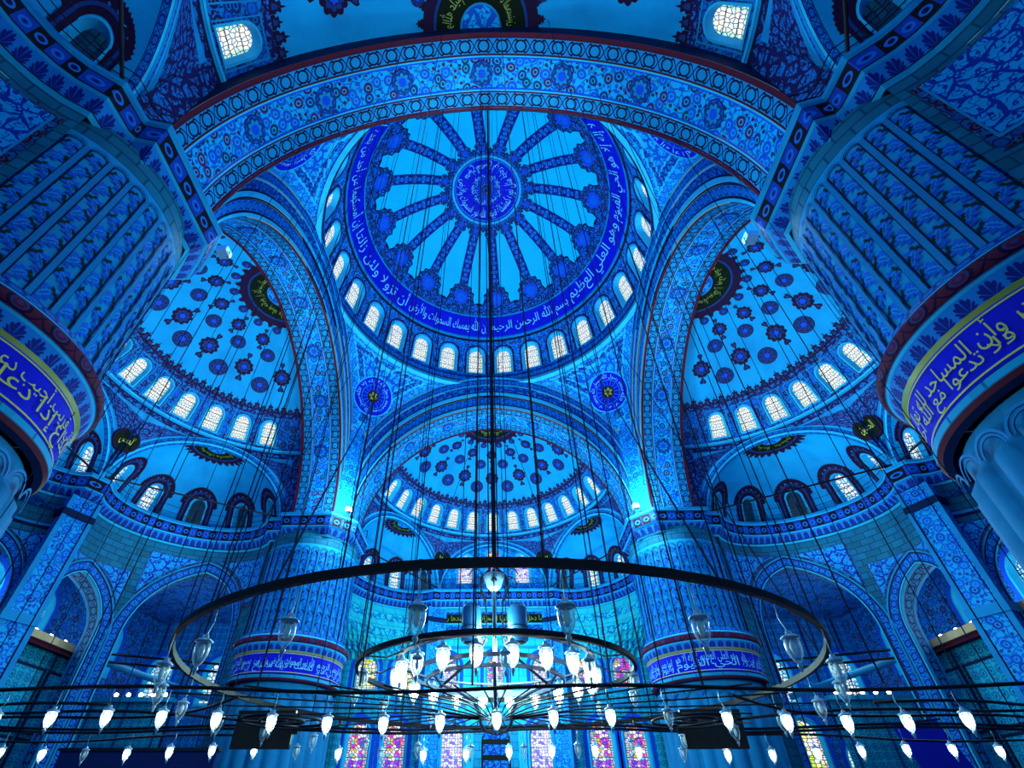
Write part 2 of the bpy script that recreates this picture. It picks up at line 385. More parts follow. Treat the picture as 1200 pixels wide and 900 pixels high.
# ------------------------------------------------------------------ 2D ornament outlines
def circ(r, n=20, cx=0, cy=0): return [(cx + r * cos(2 * pi * i / n), cy + r * sin(2 * pi * i / n)) for i in range(n)]
def lobed(r, k, a=.12, n=None, ph=0):
    n = n or k * 6; return [((r * (1 - a + a * abs(cos(k * t / 2)) * 2)) * cos(t + ph), (r * (1 - a + a * abs(cos(k * t / 2)) * 2)) * sin(t + ph)) for t in (2 * pi * i / n for i in range(n))]
def off(mp, cx, cy, rot=0.0, sx=1, sy=1):
    c, s = cos(rot), sin(rot)
    return lambda x, y, d=0: mp(cx + (x * sx) * c - (y * sy) * s, cy + (x * sx) * s + (y * sy) * c, d)
HEART = [(0, -.5), (.32, -.1), (.45, .2), (.25, .42), (0, .3), (-.25, .42), (-.45, .2), (-.32, -.1)]
MERLON = [(-.5, 0), (.5, 0), (.5, .35), (.3, .42), (.42, .62), (.25, .7), (.12, .66), (0, 1), (-.12, .66), (-.25, .7), (-.42, .62), (-.3, .42), (-.5, .35)]
LEAF = [(-.08, -.5), (.12, -.46), (.2, -.3), (.36, -.28), (.28, -.12), (.46, -.04), (.32, .08), (.44, .22), (.26, .26), (.24, .44), (.08, .36), (-.1, .52), (-.06, .26), (-.22, .2), (-.08, .06), (-.24, -.06), (-.06, -.16), (-.2, -.3)]
CURL = [(-.5, -.1), (-.32, .06), (-.14, .02), (0, .16), (.16, .1), (.3, .26), (.5, .2), (.36, .05), (.42, -.08), (.2, -.04), (.1, -.18), (-.08, -.1), (-.2, -.24), (-.34, -.14)]
def roundel(mb, mp, r, star=False, d=.02):
    mb.poly(lobed(r, 10, .1) if star else circ(r, 22), mp, 'maroon', d)
    if not star: mb.poly(circ(r * .9, 22), mp, 'rosette', d + .012); mb.poly(circ(r * .76, 18), mp, 'maroon', d + .02)
    mb.poly(lobed(r * .66, 8, .16), mp, 'rosette', d + .03)
    mb.poly(circ(r * .42, 14), mp, 'maroon', d + .04); mb.poly(lobed(r * .3, 6, .2), mp, 'royal', d + .05)
def finial_roundel(mb, mp, r):
    roundel(mb, mp, r, True)
    for s in (1, -1):
        mb.poly([(x * r * .8, s * (y * r * .9 + r * 1.55)) for x, y in HEART], mp, 'maroon', .02)
        mb.poly([(x * r * .4, s * (y * r * .45 + r * 1.55)) for x, y in HEART], mp, 'rosette', .035)
        mb.poly([(-r * .1, s * r * .85), (r * .1, s * r * .85), (r * .1, s * r * 1.2), (-r * .1, s * r * 1.2)], mp, 'maroon', .02)
def merlons(mb, mp, x0, x1, n, y, h, m='maroon', m2='rosette', d=.02):
    w = (x1 - x0) / n
    for i in range(n):
        cx = x0 + w * (i + .5); big = 1 if i % 2 == 0 else .72
        mb.poly([(cx + px * w * .98, y + py * h * big) for px, py in MERLON], mp, m, d)
        mb.poly([(cx + px * w * .42, y + h * .12 + py * h * .5 * big) for px, py in MERLON], mp, m2, d + .015)

# ------------------------------------------------------------------ arched openings
def arch_loop(w, h, n=10, point=0.0):
    """(x,y) from bottom-left up, round the (slightly pointed) head, to bottom-right; base at y 0"""
    r = w / 2; e = point * r; RR = r + e; hs = h - sqrt(RR * RR - e * e); L = [(-r, 0)]
    a1 = acos(e / RR)
    for i in range(n + 1): a = a1 * i / n; L.append((e - RR * cos(a), hs + RR * sin(a)))
    for i in range(n - 1, -1, -1): a = a1 * i / n; L.append((-e + RR * cos(a), hs + RR * sin(a)))
    L.append((r, 0)); return L
def bay(mb, mp, x0, x1, y0, y1, cx, w, sill, h, m, point=0.0, n=8, dx=.5, dy=.5, uvo=0.0):
    """wall panel x0..x1, y0..y1 with an arched opening cut in it"""
    L = arch_loop(w, h, n, point); top = L[1:-1]
    f = lambda x, y: mp(x, y, 0); uf = lambda x, y: (x + uvo, y)
    def rect(a, b, c, d):
        if b - a < 1e-5 or d - c < 1e-5: return
        mb.grid(f, ls(a, b, max(1, math.ceil((b - a) / dx))), ls(c, d, max(1, math.ceil((d - c) / dy))), m, uf)
    rect(x0, cx - w / 2, y0, y1); rect(cx + w / 2, x1, y0, y1)
    if sill > y0: rect(cx - w / 2, cx + w / 2, y0, sill)
    rows = max(1, math.ceil((y1 - sill - h) / dy)); cols = [(x, [ (sill + y) + (y1 - sill - y) * k / rows for k in range(rows + 1)]) for x, y in top]
    for (xa, ca), (xb, cb) in zip(cols, cols[1:]):
        if xb - xa < 1e-6: continue
        for k in range(rows):
            q = ((cx + xa, ca[k]), (cx + xb, cb[k]), (cx + xb, cb[k + 1]), (cx + xa, ca[k + 1]))
            mb.face([f(*p) for p in q], m, [uf(*p) for p in q], True)
NWIN = [0]
def window(mp, cx, sill, w, h, glass, label, group=None, depth=.4, point=0.0, rim=.1, n=8, frame='trim_cyan', splay=.84, grouped=None):
    """splayed reveal + raised rim (the window object) with its leaded pane as a child"""
    NWIN[0] += 1
    L = [(cx + x, sill + y) for x, y in arch_loop(w, h, n, point)]
    c = (cx, sill + h * .45); IN = [(c[0] + (x - c[0]) * splay, c[1] + (y - c[1]) * (1 - (1 - splay) * w / h)) for x, y in L]
    OUT = [(cx + x, sill - rim + y) for x, y in arch_loop(w + 2 * rim, h + 2 * rim, n, point)]
    mb = MB(); k = len(L)
    for a, da, b, db in ((OUT, .03, L, .05), (L, .05, IN, -depth)):
        pts = [mp(x, y, da) for x, y in a] + [mp(x, y, db) for x, y in b]
        mb.faces(pts, [(i, (i + 1) % k, k + (i + 1) % k, k + i) for i in range(k)], frame, list(a) + list(b))
    o = mb.build('window_%d' % NWIN[0], None, label, 'window', 'structure', group)
    g = MB(); g.poly(IN, mp, glass, -depth + .02, [((x - cx) / (w * splay) + .5, y) for x, y in IN]); g.build('window_pane', o)
    return o

# ================================================================== THE MOSQUE (metres; main dome over the origin, qibla towards +y)
RD, ZD = 11.75, 32.7
def mp_dome(x, y, d=0.0):
    a, r = x / RD, RD - d
    if y < 0: return (r * sin(a), r * cos(a), ZD + y)
    p = y / RD; return (r * cos(p) * sin(a), r * cos(p) * cos(a), ZD + (r + .05) * sin(p))
def mp_dome_pole(x, y, d=0.0):
    rho = hypot(x, y); return mp_dome(RD * atan2(x, y), RD * pi / 2 - rho, d)
CIRC = 2 * pi * RD

def main_dome():
    mb = MB(); nb = 28; bw = CIRC / nb
    for k in range(nb):
        c = (k + .5) * bw
        bay(mb, mp_dome, c - bw / 2, c + bw / 2, .6, 4.55, c, 1.5, 1.1, 2.75, 'drum_flowers', 0, 8, .7, .6)
        # dark outline round each window head
        L = [(c + x, 1.0 + y) for x, y in arch_loop(1.86, 3.05, 8)]; Lo = [(c + x, .96 + y) for x, y in arch_loop(2.1, 3.2, 8)]
        mb.faces([mp_dome(x, y, .02) for x, y in L + Lo], [(i, i + 1, len(L) + i + 1, len(L) + i) for i in range(len(L) - 1)], 'maroon', L + Lo)
    U = ls(0, CIRC, 112); uvf = lambda x, y: (x, y)
    def ring(y0, y1, m, d=0.0, n=1, vo=None): mb.grid(lambda x, y: mp_dome(x, y, d), U, ls(y0, y1, n), m, (lambda x, y: (x, y - vo)) if vo is not None else uvf)
    ring(4.55, 4.75, 'ink', .03); ring(4.75, 4.95, 'trim_blue', .05); ring(4.95, 7.1, 'navy', 0, 3); ring(4.98, 5.06, 'leaf_blue', .03); ring(7.0, 7.14, 'trim_blue', .05)
    ring(7.1, 7.9, 'dome_lace', 0, 2)
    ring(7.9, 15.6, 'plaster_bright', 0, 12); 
    mb.grid(lambda x, y: mp_dome(x, y, 0), U, ls(15.6, RD * pi / 2, 5), 'navy', uvf)
    ring(15.42, 15.62, 'trim_cyan', .06); ring(15.25, 15.42, 'ink', .04); ring(15.72, 15.8, 'trim_blue', .03)
    # sixteen painted ribs with cartouches at the foot
    for k in range(16):
        a0 = RD * R(4.9 + 22.5 * k)
        def mr(x, y, d=0.0, a0=a0):
            sc = max(.12, cos(y / RD)); return mp_dome(a0 + x / sc, y, d)
        hw = lambda y: .36
        mb.grid(lambda x, y: mr(x * .42, y, .03), [-1, 0, 1], ls(9.0, 15.3, 16), 'band_rib', lambda x, y: (y, (x + 1) * .4))
        big = [(-2.3, 7.75), (-2.2, 8.1), (-1.9, 8.02), (-1.72, 8.35), (-1.35, 8.25), (-1.15, 8.75), (-1.2, 9.15), (-.9, 9.35), (-.85, 9.7), (-.45, 9.85), (-.3, 10.3)]
        big = big + [(-x, y) for x, y in reversed(big)]
        mb.poly(big, mr, 'ink', .02); mb.poly([(x * .93, y - .07) for x, y in big], mr, 'dome_lace', .035)
        mb.poly([(x, y + 8.7) for x, y in lobed(.62, 8, .1)], mr, 'royal', .06); mb.poly([(x, y + 8.7) for x, y in circ(.4, 14)], mr, 'leaf_blue', .075)
        tip = [(-.36, 14.2), (-.62, 14.5), (-.5, 14.8), (-.8, 15.0), (-.8, 15.4), (.8, 15.4), (.8, 15.0), (.5, 14.8), (.62, 14.5), (.36, 14.2)]
        mb.poly(tip, mr, 'dome_lace', .045); mb.poly([(x, y + 14.75) for x, y in circ(.22, 12)], mr, 'royal', .06)
        b0 = a0 + RD * R(11.25)
        mb.poly([(x, y) for x, y in [(-.5, 15.4), (-.35, 15.0), (0, 14.7), (.35, 15.0), (.5, 15.4)]], lambda x, y, d=0, b0=b0: mp_dome(b0 + x / max(.12, cos(y / RD)), y, d), 'dome_lace', .03)
    # writing: the great band and the apex roundel
    seg = ['بسم الله الرحمن الرحيم', 'إن الله يمسك السموات والأرض', 'أن تزولا ولئن زالتا', 'إن أمسكهما من أحد من بعده', 'إنه كان حليما غفورا', 'الله نور السموات والأرض', 'لا إله إلا هو الحي القيوم', 'وهو العلي العظيم']
    w = CIRC / len(seg)
    for i, t in enumerate(seg):   # seen from inside the azimuth runs left to right
        c = -w * .5 - i * w + w; mp = lambda x, y, d=0.0: mp_dome(x, y, d)
        write(mb, t, mp, c - w * .48, c + w * .48, 5.3, 6.9, 'script_pale', .03)
    for rr0, rr1, ts in ((1.55, 2.6, ['الله نور السموات والأرض', 'مثل نوره كمشكاة فيها', 'مصباح المصباح في زجاجة']), (.75, 1.4, ['الزجاجة كأنها كوكب', 'دري يوقد من شجرة'])):
        for i, t in enumerate(ts):
            n = len(ts); a0 = 2 * pi * i / n
            mp = lambda x, y, d=0.0, a0=a0, n=n, rr0=rr0, rr1=rr1: mp_dome_pole((rr0 + (rr1 - rr0) * y) * sin(a0 - x * 2 * pi / n), (rr0 + (rr1 - rr0) * y) * cos(a0 - x * 2 * pi / n), d)
            write(mb, t, lambda x, y, d=0.0, f=mp: f(1 - x, 1 - y, d), .03, .97, 0, 1, 'script_pale', .05)
    for k in range(24):
        a = 2 * pi * k / 24; mb.poly([(-.02, .5), (.02, .5), (.012, 1.4), (-.012, 1.4)], lambda x, y, d=0, a=a: mp_dome_pole(x * cos(a) + y * sin(a), -x * sin(a) + y * cos(a), d), 'trim_blue', .04)
    mb.lathe([(.02, -.75), (.16, -.7), (.22, -.55), (.14, -.4), (.3, -.3), (.42, -.16), (.34, -.08), (.5, 0)], 'steel', (0, 0, ZD + RD), 16)
    o = mb.build('ceiling_dome', None, 'great central dome with sixteen painted ribs radiating from a blue inscribed roundel', 'dome', 'structure')
    # unseen dark shell added behind the openings to stop light leaks
    sh = MB(); sh.grid(lambda x, y: mp_dome(x, y, -.75), ls(0, CIRC, 48), [-1.2, 0, 2, 4, 7, 10, 13, 16, 18.4], 'dark_void', uvf); sh.build('leak_shell', o)
    # drum cornice
    c = MB(); prof = [(0, .62, 'trim_blue'), (.14, .55, 'ink'), (.16, .42, 'trim_blue'), (.36, .3, 'band_blue'), (.4, -.28, 'ink'), (.3, -.34, 'trim_blue'), (.3, -.6, 'trim_cyan'), (0, -.75, 'trim_blue')]
    for (d0, y0, m0), (d1, y1, m1) in zip(prof, prof[1:]):
        c.grid(lambda x, t: mp_dome(x, y0 + (y1 - y0) * t, d0 + (d1 - d0) * t) if 1 else 0, U, [0, 1], m0, lambda x, t: (x, t * .6))
    c.build('trim_1', None, 'round moulded cornice under the windows of the central dome', 'cornice', 'structure')
    for k in range(nb):
        a = (k + .5) * bw; az = (k + .5) * 360 / nb
        window(mp_dome, a, 1.1, 1.5, 2.75, 'glass_white', 'white latticed arched window of the central dome ring, %s clockwise from the far side' % ORD[k], 'windows of the central dome', rim=.12)
main_dome()

# ---- great arches, pendentives
A0, EC = 10.3, .5
AR_ = A0 + EC
AMAX = acos(EC / AR_)
ZS = 18.4
def arch_pt(t):
    """t 0..1 from right springing over the crown to the left; returns (a,z)"""
    if t <= .5: q = AMAX * t * 2; return (-EC + AR_ * cos(q), ZS + AR_ * sin(q))
    a, z = arch_pt(1 - t); return (-a, z)
ALEN = 2 * AR_ * AMAX
def ext_z(a): return 21.2 + sqrt(max(0.01, 257.6 - 125.44 - a * a))
ROT = {'far': 0, 'right': 1, 'rear': 2, 'left': 3}
def T(side):
    k = ROT[side]
    return (lambda a, b, z: (a, b, z), lambda a, b, z: (b, -a, z), lambda a, b, z: (-a, -b, z), lambda a, b, z: (-b, a, z))[k]
ARCHN = {'far': 'far great arch before the mihrab half dome', 'right': 'right great arch beside the central dome', 'left': 'left great arch beside the central dome', 'rear': 'near great arch with flowered underside and eight-pointed stars overhead'}
def great_arch(side):
    tr = T(side); mb = MB(); TT = ls(0, 1, 64)
    def sof(b0, b1, m, d=0.0, vlen=None):
        def f(t, s):
            a, z = arch_pt(t); n = Vector((a, z - ZS)).normalized() if z > ZS else Vector((1, 0)); return tr(a - n[0] * d, b0 + (b1 - b0) * s, z - n[1] * d)
        V = vlen or (b1 - b0); mb.grid(f, TT, [0, 1], m, lambda t, s: (t * ALEN, s * V))
    sof(11.2, 11.3, 'wine', .04); sof(11.3, 12.0, 'band_roundel', .02, .8); sof(12.0, 12.06, 'trim_cyan', .04); sof(12.06, 12.12, 'royal', .02); sof(12.12, 13.28, 'floral_arch')
    sof(13.28, 13.34, 'royal', .02); sof(13.34, 13.4, 'trim_cyan', .04); sof(13.4, 14.1, 'band_roundel', .02, .8); sof(14.1, 14.25, 'wine', .04)
    def mp(x, y, d=0.0):
        a, z = arch_pt(min(1, max(0, .5 + x / ALEN))); n = Vector((a, z - ZS)).normalized(); return tr(a - n[0] * d, 12.7 + y, z - n[1] * d)
    for k in range(-3, 4):
        q = off(mp, k * 3.8, 0); mb.poly(circ(.54, 8), q, 'ink', .02); mb.poly(circ(.5, 8), q, 'leaf_blue', .03); mb.poly(lobed(.42, 8, .14), q, 'rosette', .04); mb.poly(lobed(.3, 8, .2), q, 'trim_blue', .05); mb.poly(circ(.2, 8), q, 'royal', .06)
    # face towards the central dome: mouldings between intrados and pendentive edge
    def face(s0, s1, m, d=0.0, vl=.6):
        def f(t, s):
            a, z = arch_pt(t); ae = 10.26 * cos(pi * t); ze = max(ext_z(ae), z); q = s0 + (s1 - s0) * s
            return tr(a + (ae - a) * q, 11.2 - d, z + (ze - z) * q)
        mb.grid(f, TT, [0, 1], m, lambda t, s: (t * ALEN, s * vl))
    for s0, s1, m, d in ((0, .07, 'trim_cyan', .06), (.07, .1, 'ink', .03), (.1, .34, 'band_blue', .0), (.34, .38, 'ink', .03), (.38, .48, 'trim_cyan', .08), (.48, .52, 'ink', .03), (.52, .72, 'scroll_fine', 0), (.72, .76, 'trim_cyan', .06), (.76, .94, 'band_blue', .03), (.94, 1, 'trim_cyan', .08)): face(s0, s1, m, d)
    # back face closing the gap to the half dome
    def back(t, s):
        a, z = arch_pt(t); l = hypot(a, z - ZS + 4); return tr(a + a / l * 2.2 * s, 14.24, z + (z - ZS + 4) / l * 2.2 * s)
    mb.grid(back, TT, [0, 1], 'ink')
    mb.build('ceiling_arch', None, ARCHN[side], 'arch', 'structure')
for s_ in ROT: great_arch(s_)

def pendentive(sx, sy, label):
    mb = MB(); ZT = 32.3
    def low(az):
        rad = min(15.2, 11.2 / max(cos(az), sin(az))); return min(ZT - .02, 21.2 + sqrt(257.6 - rad * rad))
    def f(az, z, d=0.0):
        rad = sqrt(257.6 - (z - 21.2) ** 2) - d; return (sx * rad * sin(az), sy * rad * cos(az), z)
    AZ = ls(R(1), R(89), 56); TS = ls(0, 1, 26)
    def g(az, t): z0 = low(az); return f(az, z0 + (ZT - z0) * t)
    def mat(i, j):
        az, t = (AZ[i] + AZ[i + 1]) / 2, (TS[j] + TS[j + 1]) / 2; z0 = low(az); dz = ZT - z0; z = z0 + dz * t
        rad = sqrt(257.6 - (z - 21.2) ** 2); dd = min(11.2 - rad * cos(az), 11.2 - rad * sin(az)) ; dd = -dd if dd < 0 else dd; up = (ZT - z) * 1.25
        e = min(dd * 1.1, up)
        return 'floral_small' if e < .5 else 'trim_cyan' if e < .62 else 'scroll_fine' if e < .95 else 'trim_cyan' if e < 1.05 else 'scroll_blue'
    mb.grid(g, AZ, TS, mat, lambda az, t: (az * 13, low(az) + (ZT - low(az)) * t))
    # chamfered foot
    az0 = acos(11.2 / 15.2) 
    a0, a1 = R(45) - (R(45) - az0), R(45) + (R(45) - az0)
    mb.grid(lambda az, z: (sx * 15.2 * sin(az), sy * 15.2 * cos(az), z), ls(a0, a1, 4), ls(17.9, low(R(45)), 4), 'floral_small', lambda a, z: (a * 15.2, z))
    zc = 29.35
    mp = lambda x, y, d=0.0: f(R(45) + x / 13.4, zc + y * .86, d)
    mb.disc(mp, 1.6, 1.7, 'trim_cyan', .04); mb.disc(mp, 1.02, 1.6, 'navy', .03); mb.disc(mp, .97, 1.02, 'trim_blue', .05); mb.disc(mp, .5, .97, 'navy', .03); mb.disc(mp, .0, .5, 'wine', .04); mb.poly(lobed(.42, 8, .2), mp, 'black_panel', .06); mb.poly(lobed(.3, 6, .3), mp, 'gold', .07); mb.poly(circ(.14, 10), mp, 'wine', .08)
    for i in range(16): mb.poly([(-.015, .5), (.015, .5), (.015, 1.0), (-.015, 1.0)], off(mp, 0, 0, 2 * pi * i / 16), 'trim_blue', .085)
    for i, t in enumerate(['محمد رسول الله', 'لا إله إلا الله', 'سبحان الله وبحمده']):
        write(mb, t, lambda x, y, d=0.0, i=i: mp((1.06 + .5 * y) * sin(x * sx * sy + i * 2.09), (1.06 + .5 * y) * cos(x * sx * sy + i * 2.09), d), 0.04, 2.05, 0, 1, 'script_pale', .07)
    mb.build('ceiling_pendentive', None, label, 'pendentive', 'structure')
pendentive(-1, 1, 'far left pendentive with a round inscribed medallion under the central dome')
pendentive(1, 1, 'far right pendentive with a round inscribed medallion under the central dome')
pendentive(-1, -1, 'near left pendentive partly hidden by the near great arch')
pendentive(1, -1, 'near right pendentive partly hidden by the near great arch')

# ---- half domes with their exedrae
RS, ZSC, R0 = 10.99, 19.0, 9.74
PS0 = asin(5.1 / RS)
V3, V2 = (11.05, 15.15), (5.25, 24.9)
def mk_semi(side):
    tr = T(side)
    def mp(x, y, d=0.0):
        a, p = x / R0, PS0 + y / RS; r = (RS - d) * cos(p); return tr(r * sin(a), 14.2 + r * cos(a), ZSC + (RS - d) * sin(p))
    def pole(x, y, d=0.0): rho = hypot(x, y); return mp(R0 * atan2(x, y), RS * (pi / 2 - PS0) - rho, d)
    return tr, mp, pole
SEMIN = {'far': 'far half dome over the mihrab wall', 'left': 'left half dome strewn with dark roundels', 'right': 'right half dome strewn with dark roundels', 'rear': 'half dome overhead behind the near great arch'}
def half_medallion(mb, pole, r0, r1, r2, n=26):
    mb.disc(pole, r1 + .12, r2, 'maroon', .03, n, True)
    for i in range(13):
        a = pi * (i + .5) / 13; c_, s_ = cos(a), sin(a)
        mb.poly([(c_ * (r2 - .05 + y * .42) - s_ * x * .36, max(.02, s_ * (r2 - .05 + y * .42) + c_ * x * .36)) for x, y in MERLON], pole, 'maroon', .03, None, .4)
    mb.disc(pole, r1, r1 + .12, 'rosette', .05, n, True); mb.disc(pole, r0, r1, 'black_panel', .04, n, True); mb.disc(pole, r0 - .08, r0, 'trim_blue', .06, n, True); mb.disc(pole, .03, r0 - .08, 'scroll_blue', .04, n, True)
    for i, t in enumerate(['إن الله يحب المحسنين', 'والله عليم حكيم']):
        L = pi / 2
        write(mb, t, lambda x, y, d=0.0, i=i: pole((r0 + .18 + (r1 - r0 - .3) * y) * cos(pi - (x + i * L)), max(.02, (r0 + .18 + (r1 - r0 - .3) * y) * sin(pi - (x + i * L))), d), .08, L - .06, 0, 1, 'gold', .07)
def semi_dome(side):
    tr, mp, pole = mk_semi(side); mb = MB(); dl = pi / 15; bw = dl * R0; H = R0 * pi / 2; uvf = lambda x, y: (x, y); YT = RS * (pi / 2 - PS0)
    for k in range(-7, 8):
        c = k * bw
        if abs(k) == 7 and side != 'rear': mb.grid(mp, ls(c - bw / 2, c + bw / 2, 3), ls(-.3, 2.2, 4), 'exedra_floral', uvf); continue
        bay(mb, mp, c - bw / 2, c + bw / 2, -.3, 2.2, c, 1.14, 0, 1.85, 'exedra_floral', 0, 8, .6, .5)
        L = [(c - .8, -.15), (c - .8, 2.1), (c + .8, 2.1), (c + .8, -.15)]; Li = [(c - .74, -.15), (c - .74, 2.04), (c + .74, 2.04), (c + .74, -.15)]
        mb.faces([mp(x, y, .02) for x, y in L + Li], [(i, i + 1, 5 + i, 4 + i) for i in range(3)], 'trim_blue', L + Li)
    U = ls(-H, H, 56)
    ring = lambda y0, y1, m, d=0.0, n=1, vo=0.0: mb.grid(lambda x, y: mp(x, y, d), U, ls(y0, y1, n), m, lambda x, y: (x, y - vo))
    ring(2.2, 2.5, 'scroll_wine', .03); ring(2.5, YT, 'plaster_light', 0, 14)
    merlons(mb, mp, -H, H, 52, 2.5, .78)
    for s0, s1, m, d in ((-.42, -.3, 'trim_cyan', .12), (-.55, -.42, 'trim_blue', .1), (-.62, -.55, 'ink', .06), (-.95, -.62, 'scroll_wine', .04), (-1.0, -.95, 'trim_cyan', .1)): ring(s0, s1, m, d)
    def m_at(azd, z):
        p = asin((z - ZSC) / RS); y = (p - PS0) * RS; x0 = R0 * R(azd); sc = cos(p) * RS / R0
        return lambda x, yy, d=0.0: mp(x0 + x / sc, y + yy, d)
    for a in (-62.5, -37.5, -12.5, 12.5, 37.5, 62.5): roundel(mb, m_at(a, 27.5), .62); roundel(mb, m_at(a, 28.8), .52)
    for a in (-75, -50, -25, 0, 25, 50, 75): finial_roundel(mb, m_at(a, 28.05), .6)
    for a in (-54, -27, 0, 27, 54): finial_roundel(mb, m_at(a, 29.25), .46)
    for a in (-66, -40, -14, 14, 40, 66): roundel(mb, m_at(a, 29.58), .3)
    half_medallion(mb, pole, .95, 2.05, 2.65)
    o = mb.build('ceiling_half_dome', None, SEMIN[side], 'half dome', 'structure')
    sh = MB(); sh.grid(lambda x, y: mp(x, y, -.7), ls(-H, H, 24), ls(-1.2, YT, 8), 'dark_void', uvf); sh.build('leak_shell', o)  # added dark backing, keeps light from leaking through the half dome seams
    for k in range(-7, 8):
        if abs(k) == 7 and side != 'rear': continue
        window(mp, k * bw, 0, 1.14, 1.85, 'glass_white', 'latticed arched window in the ring of the %s half dome, %s from its left end' % ({'far': 'far', 'left': 'left', 'right': 'right', 'rear': 'overhead'}[side], ORD[k + (7 if side == 'rear' else 6)]), 'windows of the %s half dome' % side, depth=.35)
for s_ in ROT: semi_dome(s_)

class Exedra:
    """niche on a chord A-B (local plan), bulging outwards by k; all maps return world points"""
    def __init__(s, side, A, B, k, flat=False):
        s.tr = T(side); s.side = side; A, B = Vector(A), Vector(B); s.A, s.B = A, B; s.M = (A + B) / 2; s.e = (B - A).normalized()
        n = Vector((-s.e.y, s.e.x)); s.n = n if n.dot(s.M - Vector((0, 14.2))) > 0 else -n; s.hc = (B - A).length / 2; s.rc = s.hc - .3; s.k = k; s.flat = flat; s.hz = 4.55
    def pl(s, q, w, z): p = s.M + s.e * q + s.n * w; return s.tr(p.x, p.y, z)          # q along chord, w outwards
    def wall(s, x, y, d=0.0):                                                            # x arc (0..pi*rc), y height
        th = x / s.rc; return s.pl(-(s.rc - d) * cos(th), (s.rc - d) * s.k * sin(th), y)
    def conch(s, x, y, d=0.0):                                                           # y 0..: rise angle*hz
        th, ph = x / s.rc, min(pi / 2, y / s.hz); c = cos(ph); return s.pl(-(s.rc - d) * c * cos(th), (s.rc - d) * s.k * c * sin(th) , ZS + (s.hz - d) * sin(ph))
    def pole(s, x, y, d=0.0):
        rho = hypot(x, y); th = atan2(y, -x); ph = pi / 2 - rho / s.rc; c = cos(ph); return s.pl(-(s.rc - d) * c * cos(th), (s.rc - d) * s.k * c * sin(th), ZS + (s.hz - d) * sin(ph))
EXN = {('far', 0): 'mihrab bay', ('far', 1): 'far right niche', ('far', -1): 'far left niche', ('left', 0): 'middle niche of the left side', ('left', 1): 'left niche beside the far left pier', ('left', -1): 'left niche behind the near left pier', ('right', 0): 'middle niche of the right side', ('right', -1): 'right niche beside the far right pier', ('right', 1): 'right niche behind the near right pier', ('rear', 0): 'middle niche overhead at the rear', ('rear', 1): 'rear niche beside the near left pier', ('rear', -1): 'rear niche beside the near right pier'}
EX = {}
